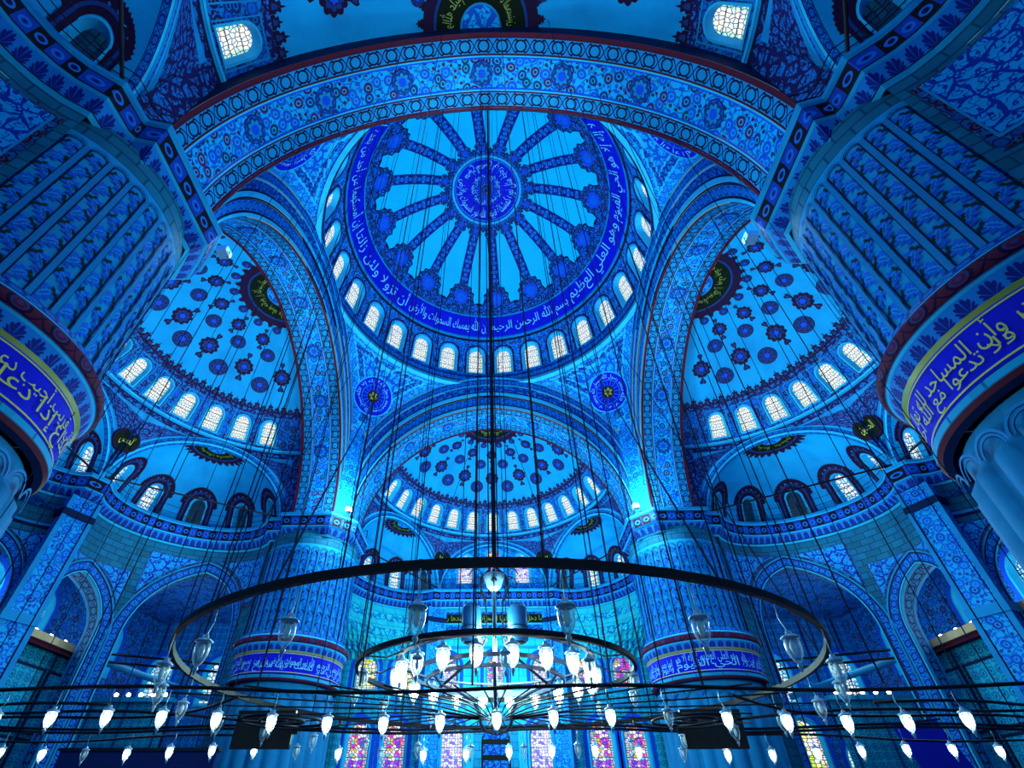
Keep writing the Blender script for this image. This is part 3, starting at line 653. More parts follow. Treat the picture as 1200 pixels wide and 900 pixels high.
def exedra(side, idx, lit):
    A, B = {1: (V2, V3), 0: ((-V2[0], V2[1]), V2), -1: ((-V3[0], V3[1]), (-V2[0], V2[1]))}[idx]
    ex = Exedra(side, A, B, .74 if idx else .62); EX[(side, idx)] = ex; mb = MB(); nm = EXN[(side, idx)]
    N = 40; TT = ls(0, 1, N)
    ap = lambda t, q=0.0: (-(ex.rc + q) * cos(pi * t), ZS + (ex.hz + q) * sin(pi * t))
    # archivolt: soffit + face
    def strip(q0, w0, q1, w1, m, vl): mb.grid(lambda t, s: ex.pl(ap(t, q0 + (q1 - q0) * s)[0], w0 + (w1 - w0) * s, ap(t, q0 + (q1 - q0) * s)[1]), TT, [0, 1], m, lambda t, s: (t * ex.rc * pi * .95, s * vl))
    strip(0, .0, 0, -.25, 'band_blue', .6); strip(0, -.25, .08, -.3, 'trim_cyan', .1); strip(.08, -.3, .2, -.3, 'ink', .1); strip(.08, -.31, .14, -.34, 'trim_blue', .1); strip(.2, -.3, .42, -.3, 'band_blue', .6); strip(.42, -.3, .5, -.3, 'trim_cyan', .1)
    # pendentive web up to the ring
    C0 = Vector((0, 14.2)); an = lambda P: atan2(P[0], P[1] - 14.2); aA, aB = an(A), an(B)
    def web(t, s):
        q, z = ap(t, .5); q = max(-ex.hc, min(ex.hc, q)); z = max(z, ZS)
        tt = (q + ex.hc) / (2 * ex.hc); a = aA + (aB - aA) * tt; rr, zr = 9.95, 23.1
        P0 = Vector(ex.pl(q, -.3, z)); P1 = Vector(ex.tr(rr * sin(a), 14.2 + rr * cos(a), max(zr, z + .05))); return P0 + (P1 - P0) * s
    SS = ls(0, 1, 8)
    mb.grid(web, ls(0, 1, 44), SS, lambda i, j: 'trim_blue' if j in (0, 7) else 'scroll_wine', lambda t, s: (t * 14, s * 4.2))
    for sg, on in ((1, idx == 1), (-1, idx == -1)):
        if on:
            a0, a1 = pi / 2, atan2(V3[0], V3[1] - 14.2)
            def fill(t, s):
                p0 = Vector((10.32 + (V3[0] - 10.32) * t, 14.2 + (V3[1] - 14.2) * t, 16.9)); a = a0 + (a1 - a0) * t; p1 = Vector((9.97 * sin(a), 14.2 + 9.97 * cos(a), 23.2)); q = p0 + (p1 - p0) * s; return ex.tr(sg * q.x, q.y, q.z)
            mb.grid(fill, ls(0, 1, 3), ls(0, 1, 6), 'scroll_wine')
    # roundel plaques over the meeting of the niches
    for P, on in ((B, idx != 1), (A, idx != -1)):
        if not on or idx == 0: continue
        a = an(P); c = Vector((11.0 * sin(a), 14.2 + 11.0 * cos(a), 21.3)); ux = Vector((cos(a), -sin(a), 0)); uy = Vector((sin(a) * -.3, cos(a) * -.3, .95)); nn = Vector((-sin(a), -cos(a), -.3)).normalized()
        mp = lambda x, y, d=0.0: ex.tr(*(c + ux * x + uy * y + nn * d))
        mb.poly(circ(.82, 20), mp, 'maroon', .1); mb.poly(circ(.7, 20), mp, 'black_panel', .13)
        mb.grid(lambda t, d: mp(.82 * cos(t), .82 * sin(t), d), ls(0, 2 * pi, 20), [-.6, .1], 'maroon')
        write(mb, {('left', 1): 'الحسن', ('right', -1): 'الحسين', ('far', 1): 'الله', ('far', -1): 'محمد'}.get((side, idx), 'علي'), mp, -.42, .42, -.36, .36, 'script_gold', .15)
    if side == 'far' and idx == 0:
        # flat lunette with three stained windows
        fl = lambda x, y, d=0.0: ex.pl(x, .35 - d, ZS + y)
        nseg = 30
        for k, (cx, w, h, sl) in enumerate(((-2.75, 1.5, 3.0, 1.0), (0, 1.5, 3.6, 1.0), (2.75, 1.5, 3.0, 1.0))):
            window(fl, cx, sl, w, h, 'glass_violet' if k == 1 else 'glass_pale', 'stained arched window in the lunette above the mihrab wall, ' + ('left', 'middle', 'right')[k] + ' of three', 'lunette windows', depth=.3)
            bay(mb, fl, (-5.2, -1.375, 1.375)[k], (-1.375, 1.375, 5.2)[k], -.2, 4.9, cx, w, sl, h, 'floral_small', 0, 8, 1, 1)
    else:
        L = pi * ex.rc; nb = 5; bw = L / nb; y1 = asin(3.0 / ex.hz) * ex.hz
        for k in range(nb):
            c = (k + .5) * bw; bay(mb, ex.conch, c - bw / 2, c + bw / 2, 0, y1, c, 1.1, .25, 1.95, 'plaster_mid', 0, 8, .5, .5)
            Lp = [(c + x, .2 + y) for x, y in arch_loop(1.24, 2.15, 8)]; Lo = []
            for i, (x, y) in enumerate(arch_loop(2.3, 2.75, 8)): f = 1 if i % 2 else .93; Lo.append((c + x * f, .2 + y * (f if y > 1 else 1)))
            mb.faces([ex.conch(x, y, .02) for x, y in Lp + Lo], [(i, i + 1, len(Lp) + i + 1, len(Lp) + i) for i in range(len(Lp) - 1)], 'maroon', Lp + Lo)
            Lm = [(c + x, .2 + y) for x, y in arch_loop(1.7, 2.42, 8)]; Ln = [(c + x, .2 + y) for x, y in arch_loop(1.95, 2.56, 8)]
            mb.faces([ex.conch(x, y, .035) for x, y in Lm + Ln], [(i, i + 1, len(Lm) + i + 1, len(Lm) + i) for i in range(len(Lm) - 1)], 'rosette', Lm + Ln)
            for i, (x, y) in enumerate(arch_loop(2.42, 2.8, 10)):
                if i > 0: mb.poly([(px * .17 + c + x, py * .17 + .2 + y) for px, py in lobed(1, 5, .2, 10)], ex.conch, 'maroon', .02)
            gl = 'glass_gallery' if lit[k] else 'glass_blind'
            window(ex.conch, c, .25, 1.1, 1.95, gl, 'arched gallery window with dark scalloped surround in the %s, %s from its %s' % (nm, ORD[k], 'left end'), 'windows of the ' + nm, depth=.35)
        mb.grid(ex.conch, ls(0, L, 30), ls(y1, ex.hz * pi / 2, 10), 'plaster_light', lambda x, y: (x, y))
        half_medallion(mb, ex.pole, .62, 1.45, 1.85, 22)
    # strip of wall between the gallery floor and the niche
    o = mb.build('ceiling_niche', None, 'painted semi-vault and archivolt of the ' + nm, 'niche', 'structure')
    sh = MB(); sh.grid(lambda x, y: ex.conch(x, y, -.6), ls(0, pi * ex.rc, 16), ls(0, ex.hz * pi / 2, 6), 'dark_void', lambda x, y: (x, y)); sh.build('leak_shell', o)  # unseen backing added against light leaks in the niche vault
exedra('far', 0, [1] * 5); exedra('far', 1, [0, 1, 1, 1, 1]); exedra('far', -1, [1, 1, 1, 1, 0])
exedra('left', 0, [1, 1, 1, 0, 1]); exedra('left', 1, [1, 1, 0, 0, 0]); exedra('left', -1, [1, 1, 1, 1, 1])
exedra('right', 0, [1, 1, 1, 1, 1]); exedra('right', -1, [0, 0, 0, 1, 1]); exedra('right', 1, [1, 1, 1, 1, 1])
exedra('rear', 0, [1, 1, 1, 1, 1]); exedra('rear', 1, [1, 1, 0, 0, 0]); exedra('rear', -1, [0, 0, 0, 1, 1])

# ---- gallery cornices with railings
def arc(ex, n=22, inset=.0): return [((lambda p: (p.x, p.y))(ex.M + ex.e * (-(ex.rc - inset) * cos(t)) + ex.n * ((ex.rc - inset) * ex.k * sin(t)))) for t in ls(0, pi, n)]
def gallery_path(side):
    P = [(-10.75, 10.75), (-10.2, 11.3), (-10.2, 14.1), (-10.6, 14.2), (-10.85, 14.65)] + arc(EX[(side, -1)])
    P += ([(-5.1, 24.75), (5.1, 24.75)] if side == 'far' else arc(EX[(side, 0)]))
    return P + arc(EX[(side, 1)]) + [(10.85, 14.65), (10.6, 14.2), (10.2, 14.1), (10.2, 11.3), (10.75, 10.75)]
def offset_path(P, d):
    out = []
    for i, p in enumerate(P):
        a = Vector(P[max(0, i - 1)]); c = Vector(P[min(len(P) - 1, i + 1)]); p = Vector(p)
        t1 = (p - a).normalized() if i > 0 else (c - p).normalized(); t2 = (c - p).normalized() if i < len(P) - 1 else t1
        if i == 0 or i == len(P) - 1: n = Vector((1, -1)).normalized() if i == 0 else Vector((-1, -1)).normalized(); out.append(p + n * d / .924); continue
        n1, n2 = Vector((t1.y, -t1.x)), Vector((t2.y, -t2.x)); n = (n1 + n2); n = n.normalized() if n.length > 1e-4 else n1
        out.append(p + n * d / max(.5, n.dot(n1)))
    return out
NT = [1]
def gallery(side):
    P = gallery_path(side); tr = T(side); mb = MB(); N = len(P); L = [0.0]
    for a, b in zip(P, P[1:]): L.append(L[-1] + (Vector(b) - Vector(a)).length)
    O = {}
    prof = [(0.0, 16.85, 'trim_cyan', .1), (.12, 16.95, 'ink', .1), (.12, 17.02, 'palmettes', .5), (.4, 17.45, 'trim_cyan', .1), (.48, 17.5, 'cornice_blocks', .75), (.58, 18.2, 'trim_cyan', .1), (.66, 18.24, 'trim_blue', .2), (.66, 18.42, 'trim_blue', 1.0), (-.6, 18.42, None, 0)]
    for (d0, z0, m, vl), (d1, z1, _, _) in zip(prof, prof[1:]):
        A, B = offset_path(P, d0), offset_path(P, d1)
        for i in range(N - 1):
            mb.face([tr(A[i].x, A[i].y, z0), tr(A[i + 1].x, A[i + 1].y, z0), tr(B[i + 1].x, B[i + 1].y, z1), tr(B[i].x, B[i].y, z1)], m, [(L[i], 0), (L[i + 1], 0), (L[i + 1], vl), (L[i], vl)])
    NT[0] += 1; mb.build('trim_%d' % NT[0], None, {'far': 'patterned gallery cornice running over the mihrab wall and far niches', 'left': 'patterned gallery cornice curving through the left niches', 'right': 'patterned gallery cornice curving through the right niches', 'rear': 'patterned gallery cornice overhead between the near piers'}[side], 'cornice', 'structure')
    q = offset_path(P, .45)[2:-2]; root = empty('gallery_railing', tr(q[1].x, q[1].y, 18.42), {'far': 'thin iron railing along the gallery over the mihrab', 'left': 'thin iron railing along the left gallery', 'right': 'thin iron railing along the right gallery', 'rear': 'thin iron railing along the gallery overhead'}[side], 'railing')
    bx, by, bz = root.location
    for z in (18.95, 19.45):
        r = MB(); r.tube([tr(p.x - 0, p.y, z) for p in q], .022, 'iron', 4); o = r.build('rail', root); o.location = (-bx, -by, -bz)
    acc = 0.0; last = None
    for i, p in enumerate(q):
        if last is None or (p - last).length > 1.9:
            r = MB(); r.tube([tr(p.x, p.y, 18.42), tr(p.x, p.y, 19.5)], .03, 'iron', 4); o = r.build('post', root); o.location = (-bx, -by, -bz); last = p
for s_ in ROT: gallery(s_)

# ---- lower walls of the side niches, with pointed arches
def arch_trim(mb, mp, cx, w, h, spring_from, m='band_blue', wid=.5, pt=.35):
    seq = [(0, 'trim_cyan', .08, .05), (.08, 'ink', .14, .04), (.14, m, .14 + wid, .03), (.14 + wid, 'ink', .2 + wid, .04), (.2 + wid, 'trim_blue', .3 + wid, .06)]
    for a, mm, b, d in seq:
        I = [(cx + x, y) for x, y in arch_loop(w + 2 * a, h + a, 14, pt)]; O = [(cx + x, y) for x, y in arch_loop(w + 2 * b, h + b, 14, pt)]
        I[0] = (I[0][0], spring_from); I[-1] = (I[-1][0], spring_from); O[0] = (O[0][0], spring_from); O[-1] = (O[-1][0], spring_from)
        n = len(I); l = [0.0]
        for p, q in zip(I, I[1:]): l.append(l[-1] + hypot(q[0] - p[0], q[1] - p[1]))
        mb.faces([mp(x, y, d) for x, y in I + O], [(i, i + 1, n + i + 1, n + i) for i in range(n - 1)], mm, [(t, 0) for t in l] + [(t, .6) for t in l])
def soffit(mb, mp, cx, w, h, depth, m, pt=.35, base=0):
    I = [(cx + x, y if i not in (0,) else y) for i, (x, y) in enumerate(arch_loop(w, h, 14, pt))]; l = [0.0]
    for p, q in zip(I, I[1:]): l.append(l[-1] + hypot(q[0] - p[0], q[1] - p[1]))
    for s0, s1, mm, vl in ((0, .2, 'trim_cyan', .3), (.2, .8, m, .8), (.8, 1, 'trim_blue', .3)):
        n = len(I); mb.faces([mp(x, y, -depth * s0) for x, y in I] + [mp(x, y, -depth * s1) for x, y in I], [(i, i + 1, n + i + 1, n + i) for i in range(n - 1)], mm, [(t, 0) for t in l] + [(t, vl) for t in l])
def side_lower(side, idx, flip):
    ex = EX[(side, idx)]; mb = MB(); L = pi * ex.rc
    mp = ex.wall if not flip else (lambda x, y, d=0.0: ex.wall(L - x, y, d))
    sp = [(3.4, 4.7, 13.55, 0, 6.5, 14.7, 'band_roundel'), (10.6, 7.0, 15.25, 6.5, L, 16.35, 'band_roundel')] if idx else [(3.9, 5.0, 13.6, 0, L / 2, 14.9, 'band_roundel'), (L - 3.9, 5.0, 13.6, L / 2, L, 14.9, 'band_roundel')]
    for c, w, h, x0, x1, yt, m in sp:
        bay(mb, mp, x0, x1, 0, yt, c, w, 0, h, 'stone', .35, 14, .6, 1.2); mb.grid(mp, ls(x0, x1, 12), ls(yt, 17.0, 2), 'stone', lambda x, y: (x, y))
        arch_trim(mb, mp, c, w, h, 0); soffit(mb, mp, c, w, h, 1.5 if w < 6 else .7, m)
        out = arch_loop(w + 1.7, h + .85, 14, .35)[1:-1]; k = len(out) // 2
        for sg, xe in ((-1, x0 + .25), (1, x1 - .3)):
            cv = [(c + x, y) for x, y in (out[:k + 1] if sg < 0 else out[k:][::-1])]      # from the springing up to the crown
            cv = [p for p in cv if (p[0] - xe) * sg < -.05]
            if len(cv) < 4: continue
            yt2 = yt - .1; lo = max(cv[0][1], yt - 4.2); cv = [p for p in cv if p[1] >= lo] or cv
            top = min(yt2, cv[-1][1] + .1); P_ = cv + [(xe, top), (xe, cv[0][1])]
            cxm, cym = sum(p[0] for p in P_) / len(P_), sum(p[1] for p in P_) / len(P_)
            sh_ = lambda f: [(cxm + (x - cxm) * f + (xe - cxm) * (1 - f) * .5, cym + (y - cym) * f + (top - cym) * (1 - f) * .6) for x, y in P_]
            mb.poly(P_, mp, 'floral_wine', .03); mb.poly(sh_(.86), mp, 'trim_blue', .045); mb.poly(sh_(.82), mp, 'spandrel', .06)
        if not idx: 
            for ya, yb, mm, d in ((yt - .12, yt + .06, 'ink', .05), (yt + .06, yt + .2, 'trim_blue', .07)): mb.grid(lambda x, y: mp(x, y, d), ls(x0, x1, 12), [ya, yb], mm, lambda x, y: (x, y))
    mb.build('wall_niche', None, 'curved lower wall with two pointed arches under the ' + EXN[(side, idx)], 'wall', 'structure')
side_lower('left', 1, False); side_lower('right', -1, True); side_lower('left', 0, True); side_lower('right', 0, False)
side_lower('left', -1, True); side_lower('right', 1, False)
side_lower('rear', 1, False); side_lower('rear', -1, True)
def pilaster(side, sgn, label):
    tr = T(side); mb = MB(); c = Vector((sgn * V2[0], V2[1])); n = (Vector((0, 14.2)) - c).normalized(); t = Vector((n.y, -n.x))
    mp = lambda x, y, z: tr(c.x + t.x * x + n.x * y, c.y + t.y * x + n.y * y, z)
    mb.box((-.75, -.6, 0), (.75, .35, 16.9), 'floral_small', mp); mb.box((-.85, .3, 0), (-.6, .42, 16.9), 'trim_blue', mp); mb.box((.6, .3, 0), (.85, .42, 16.9), 'trim_blue', mp)
    mb.box((-.9, -.6, 9.6), (.9, .5, 10.1), 'trim_blue', mp); mb.box((-.9, -.6, 15.6), (.9, .46, 16.0), 'ink', mp)
    mb.build('wall_pilaster', None, label, 'pilaster', 'structure')
pilaster('left', 1, 'tall flowered pilaster between the left side arches'); pilaster('right', -1, 'tall flowered pilaster between the right side arches')
pilaster('left', -1, 'flowered pilaster hidden behind the near left pier'); pilaster('right', 1, 'flowered pilaster hidden behind the near right pier')
pilaster('far', -1, 'bright pilaster left of the mihrab bay'); pilaster('far', 1, 'bright pilaster right of the mihrab bay')

# ---- muqarnas vaults of the far niches
def muqarnas(idx, label):
    ex = EX[('far', idx)]; mb = MB(); L = pi * ex.rc; sg = 1 if idx == 1 else -1
    NU, NV = 120, 44
    def f(u, v):
        p = Vector(ex.wall(L * u, 17.0)); uu = u if idx == 1 else 1 - u; q = Vector((sg * (5.4 + 8.8 * uu), 25.35, 0))
        row = math.floor(v * 7); fr = v * 7 - row; s = (row + fr ** 3) / 7.0; s = s * s * (3 - 2 * s) * .5 + s * .5
        sc = abs(sin((u * 17 + (.5 if row % 2 else 0)) * pi)); s2 = min(1, max(0, s + (sc - .6) * .09 * (1 - v)))
        if v > .93: s2 = 1
        p2 = q + (Vector((p.x, p.y, 0)) - q) * s2; return (p2.x, p2.y, 12.7 + 4.3 * v)
    mb.grid(f, ls(0, 1, NU), ls(0, 1, NV), lambda i, j: 'stone_bright' if j > NV * .82 or j < 3 else ('muqarnas_paint' if (j // 6) % 2 else 'stone_bright'), lambda u, v: (u * 15, v * 5))
    mb.build('wall_muqarnas', None, label, 'muqarnas vault', 'structure')
muqarnas(-1, 'bright stalactite vault under the far left gallery'); muqarnas(1, 'bright stalactite vault under the far right gallery')

# ---- outer walls
def flat_wall(name, mp, segs, z0, z1, m, label, extra=None):
    """segs: list of (x0,x1,[(cx,w,sill,h,glass,label,group)...stacked])"""
    mb = MB()
    for x0, x1, wins, mm in segs:
        wins = sorted(wins, key=lambda q: q[2]); yb = z0
        for i, (cx, w, sill, h, gl, lb, gr) in enumerate(wins):
            yt = z1 if i == len(wins) - 1 else (sill + h + wins[i + 1][2]) / 2
            bay(mb, mp, x0, x1, yb, yt, cx, w, sill, h, mm, .15, 10, 2.5, 3); yb = yt
            window(mp, cx, sill, w, h, gl, lb, gr, .35, .15, .14)
            Lp = [(cx + x, sill + y) for x, y in arch_loop(w + .3, h + .16, 10, .15)]; Lo = [(cx + x, sill + y) for x, y in arch_loop(w + .9, h + .5, 10, .15)]
            mb.faces([mp(x, y, .02) for x, y in Lp + Lo], [(k, k + 1, len(Lp) + k + 1, len(Lp) + k) for k in range(len(Lp) - 1)], 'royal', Lp + Lo)
        if not wins: mb.grid(lambda x, y: mp(x, y, 0), ls(x0, x1, 4), ls(z0, z1, 4), mm, lambda x, y: (x, y))
    if extra: extra(mb, mp)
    return mb.build(name, None, label, 'wall', 'structure')
mq = lambda x, y, d=0.0: (x, 25.6 - d, y)
def mih(mb, mp):
    for y0, y1, m, d in ((16.75, 17.0, 'trim_cyan', .25), (16.55, 16.75, 'scroll_fine', .15), (15.75, 16.55, 'black_panel', .12), (15.6, 15.75, 'trim_cyan', .2), (14.9, 15.6, 'scroll_fine', .1), (14.75, 14.9, 'trim_blue', .15)):
        mb.box((-5.2, y0, 0), (5.2, y1, d), m, lambda x, y, z: mp(x, y, z))
    write(mb, 'كلما دخل عليها زكريا المحراب وجد عندها رزقا', mp, -4.9, 4.9, 15.85, 16.45, 'gold', .15)
    for x in (-1.9, 1.9): mb.box((x - .1, 3, 0), (x + .1, 14.7, .25), 'trim_cyan', lambda a, b, c: mp(a, b, c))
    for x in (-5.6, 5.6, -2.2, 2.2): mb.box((x - .22, 2, 0), (x + .22, 9.2, .18), 'trim_cyan', lambda a, b, c: mp(a, b, c))
    for y in (9.1, 13.6): mb.box((-13, y, 0), (13, y + .2, .14), 'trim_blue', lambda a, b, c: mp(a, b, c))
    # carved stone niche of the mihrab
    L = arch_loop(2.3, 8.0, 12, .3); mb.ringpoly(L, [(x * 1.5, y * 1.1) for x, y in L], mp, 'stone_pale', .12); mb.poly(L, mp, 'black_panel', .06)
    for k in range(5): mb.box((-1.0, 2.6 + k * 1.05, .07), (1.0, 3.3 + k * 1.05, .1), 'scroll_fine', lambda a, b, c: mp(a, b, c))
WQ = []
def W(cx, w, s, h, g, l, gr): return (cx, w, s, h, g, l, gr)
lowl = 'tall stained lancet low in the mihrab wall, '; upl = 'smaller stained arched window of the upper row in the mihrab wall, '
WQ = [(-31, -26.8, [W(-29.3, 2.2, 9.6, 3.4, 'glass_gallery', 'latticed window in the far left corner bay, left one', 'corner windows'), W(-28.9, 2.3, 3.2, 2.6, 'glass_white', 'low bright window at the far left corner, left of two', 'low corner windows')], 'tile_blue'),
      (-26.8, -21, [W(-24.0, 2.6, 9.3, 3.7, 'glass_gallery', 'latticed window beside the far left pier', 'corner windows'), W(-24.9, 2.3, 3.2, 2.6, 'glass_white', 'low bright window at the far left corner, right of two', 'low corner windows')], 'tile_blue'),
      (-21, -13, [], 'tile_teal'),
      (-13, -9.5, [W(-11.05, 1.95, 3.6, 4.55, 'glass_violet', lowl + 'far left one', 'lower mihrab windows'), W(-11.1, 1.95, 10.4, 2.75, 'glass_yellow', upl + 'far left one', 'upper mihrab windows')], 'tile_cyan'),
      (-9.5, -6, [W(-8.15, 1.95, 3.6, 4.55, 'glass_violet', lowl + 'second from the left', 'lower mihrab windows'), W(-7.9, 1.95, 10.4, 2.75, 'glass_yellow', upl + 'second from the left', 'upper mihrab windows')], 'tile_cyan'),
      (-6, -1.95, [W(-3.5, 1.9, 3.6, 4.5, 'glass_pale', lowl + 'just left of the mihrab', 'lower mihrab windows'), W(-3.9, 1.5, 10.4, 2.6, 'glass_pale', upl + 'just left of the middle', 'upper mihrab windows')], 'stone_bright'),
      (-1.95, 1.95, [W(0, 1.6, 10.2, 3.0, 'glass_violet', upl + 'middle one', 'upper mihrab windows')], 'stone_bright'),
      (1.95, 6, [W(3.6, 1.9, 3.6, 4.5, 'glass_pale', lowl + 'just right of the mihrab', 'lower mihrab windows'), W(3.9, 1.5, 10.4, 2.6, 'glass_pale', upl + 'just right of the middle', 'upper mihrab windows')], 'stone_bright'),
      (6, 9.5, [W(8.35, 1.95, 3.6, 4.55, 'glass_violet', lowl + 'second from the right', 'lower mihrab windows'), W(8.0, 1.95, 10.4, 2.75, 'glass_violet', upl + 'second from the right', 'upper mihrab windows')], 'tile_cyan'),
      (9.5, 13, [W(11.05, 1.95, 3.6, 4.55, 'glass_violet', lowl + 'far right one', 'lower mihrab windows'), W(10.95, 1.95, 10.4, 2.75, 'glass_violet', upl + 'far right one', 'upper mihrab windows')], 'tile_cyan'),
      (13, 21, [], 'tile_teal'),
      (21, 26.4, [W(23.6, 2.5, 9.3, 3.7, 'glass_gallery', 'latticed window beside the far right pier', 'corner windows'), W(24.4, 2.3, 3.0, 5.3, 'glass_yellow', 'tall stained window with yellow roundels right of the far right pier', None)], 'tile_blue'),
      (26.4, 31, [W(29.3, 2.2, 9.6, 3.4, 'glass_gallery', 'latticed window in the far right corner bay, right one', 'corner windows'), W(28.3, 2.8, 3.6, 3.4, 'glass_white', 'low bright window in the far right corner', None)], 'tile_blue')]
flat_wall('wall_far', mq, WQ, 0, 17.3, 'tile_teal', 'tiled mihrab wall with stained windows at the far end', mih)
for sx, nm in ((-1, 'left'), (1, 'right')):
    ms = lambda x, y, d=0.0, sx=sx: (sx * (30.9 - d), x, y)
    segs = []
    for i, (a, b, c) in enumerate(((-8, -1, -4), (-1, 5, 2.2), (5, 10, 8.0), (10, 16, 12.6), (16, 25.6, 20.5))):
        segs.append((a, b, [W(c, 2.0, 10.6, 3.6, 'glass_gallery', 'latticed window in the outer %s wall, %s from the near end' % (nm, ORD[i]), 'outer %s windows' % nm)] + ([W(c, 2.2, 4.0, 3.6, 'glass_gallery', 'low window in the outer %s wall, %s from the near end' % (nm, ORD[i]), 'outer low %s windows' % nm)] if i > 2 else []), 'exedra_floral'))
    flat_wall('wall_' + nm, ms, segs, 0, 17.3, 'exedra_floral', 'flowered outer wall behind the %s arches' % nm)
    # tiled gallery front with its pale ledge
    g = MB(); f1 = lambda x, y, d=0.0: (sx * (26.6 - d), x, y); f2 = lambda x, y, d=0.0: (sx * x, 13.4 - d, y)
    g.grid(f1, ls(-6, 13.4, 4), ls(0, 9.5, 3), 'tile_teal', lambda x, y: (x, y)); g.grid(f2, [26.6, 30.9], ls(0, 9.5, 2), 'tile_teal', lambda x, y: (x, y))
    for k in range(6):
        for y0 in (2.2, 5.6): g.poly([(-4 + k * 3, y0), (-1.5 + k * 3, y0), (-1.5 + k * 3, y0 + 2.9), (-4 + k * 3, y0 + 2.9)], f1, 'tile_cyan' if k > 3 else 'tile_teal', .04); g.ringpoly([(-4 + k * 3, y0), (-1.5 + k * 3, y0), (-1.5 + k * 3, y0 + 2.9), (-4 + k * 3, y0 + 2.9)], [(-4.15 + k * 3, y0 - .15), (-1.35 + k * 3, y0 - .15), (-1.35 + k * 3, y0 + 3.05), (-4.15 + k * 3, y0 + 3.05)], f1, 'ink', .06)
    g.box((26.1, -6, 9.5), (27.2, 13.6, 9.75), 'wine', lambda x, y, z: (sx * x, y, z)); g.box((25.95, -6, 9.75), (27.2, 13.8, 10.15), 'ledge_cream', lambda x, y, z: (sx * x, y, z))
    g.box((26.3, 13.2, 9.5), (30.9, 14.0, 9.75), 'wine', lambda x, y, z: (sx * x, y, z)); g.box((26.0, 13.3, 9.75), (30.9, 14.1, 10.1), 'ledge_cream', lambda x, y, z: (sx * x, y, z))
    g.build('wall_gallery_front', None, 'tiled gallery front with pale ledge behind the %s arches' % nm, 'wall', 'structure')
    h = MB(); f3 = lambda x, y, d=0.0: (sx * x, 20.6 - d, y)
    h.grid(f3, ls(24.2, 30.9, 4), ls(0, 8.6, 3), 'tile_cyan', lambda x, y: (x, y)); h.box((24.1, 20.3, 8.6), (30.9, 20.9, 8.9), 'stone_pale', lambda x, y, z: (sx * x, y, z))
    h.build('wall_loge', None, 'tiled loge front in the far %s corner' % nm, 'wall', 'structure')
    v = MB(); v.grid(lambda x, y: (sx * x, y, 16.0 + .7 * sin((x - 14) / 17 * pi) * sin((y - 12.6) / 13 * pi)), ls(14, 30.9, 10), ls(12.6, 25.6, 10), 'exedra_floral', lambda x, y: (x, y)); v.grid(lambda x, y: (sx * x, y, 16.0), [25.6, 30.9], ls(-8, 12.6, 6), 'exedra_floral', lambda x, y: (x, y)); v.build('ceiling_corner_bay', None, 'painted low vault over the %s aisle' % nm, 'vault', 'structure')
fl = MB(); fl.grid(lambda x, y: (x, y, 0), ls(-31, 31, 4), ls(-27, 25.6, 4), 'carpet', lambda x, y: (x, y)); fl.build('floor', None, 'carpeted prayer hall floor', 'floor', 'structure')

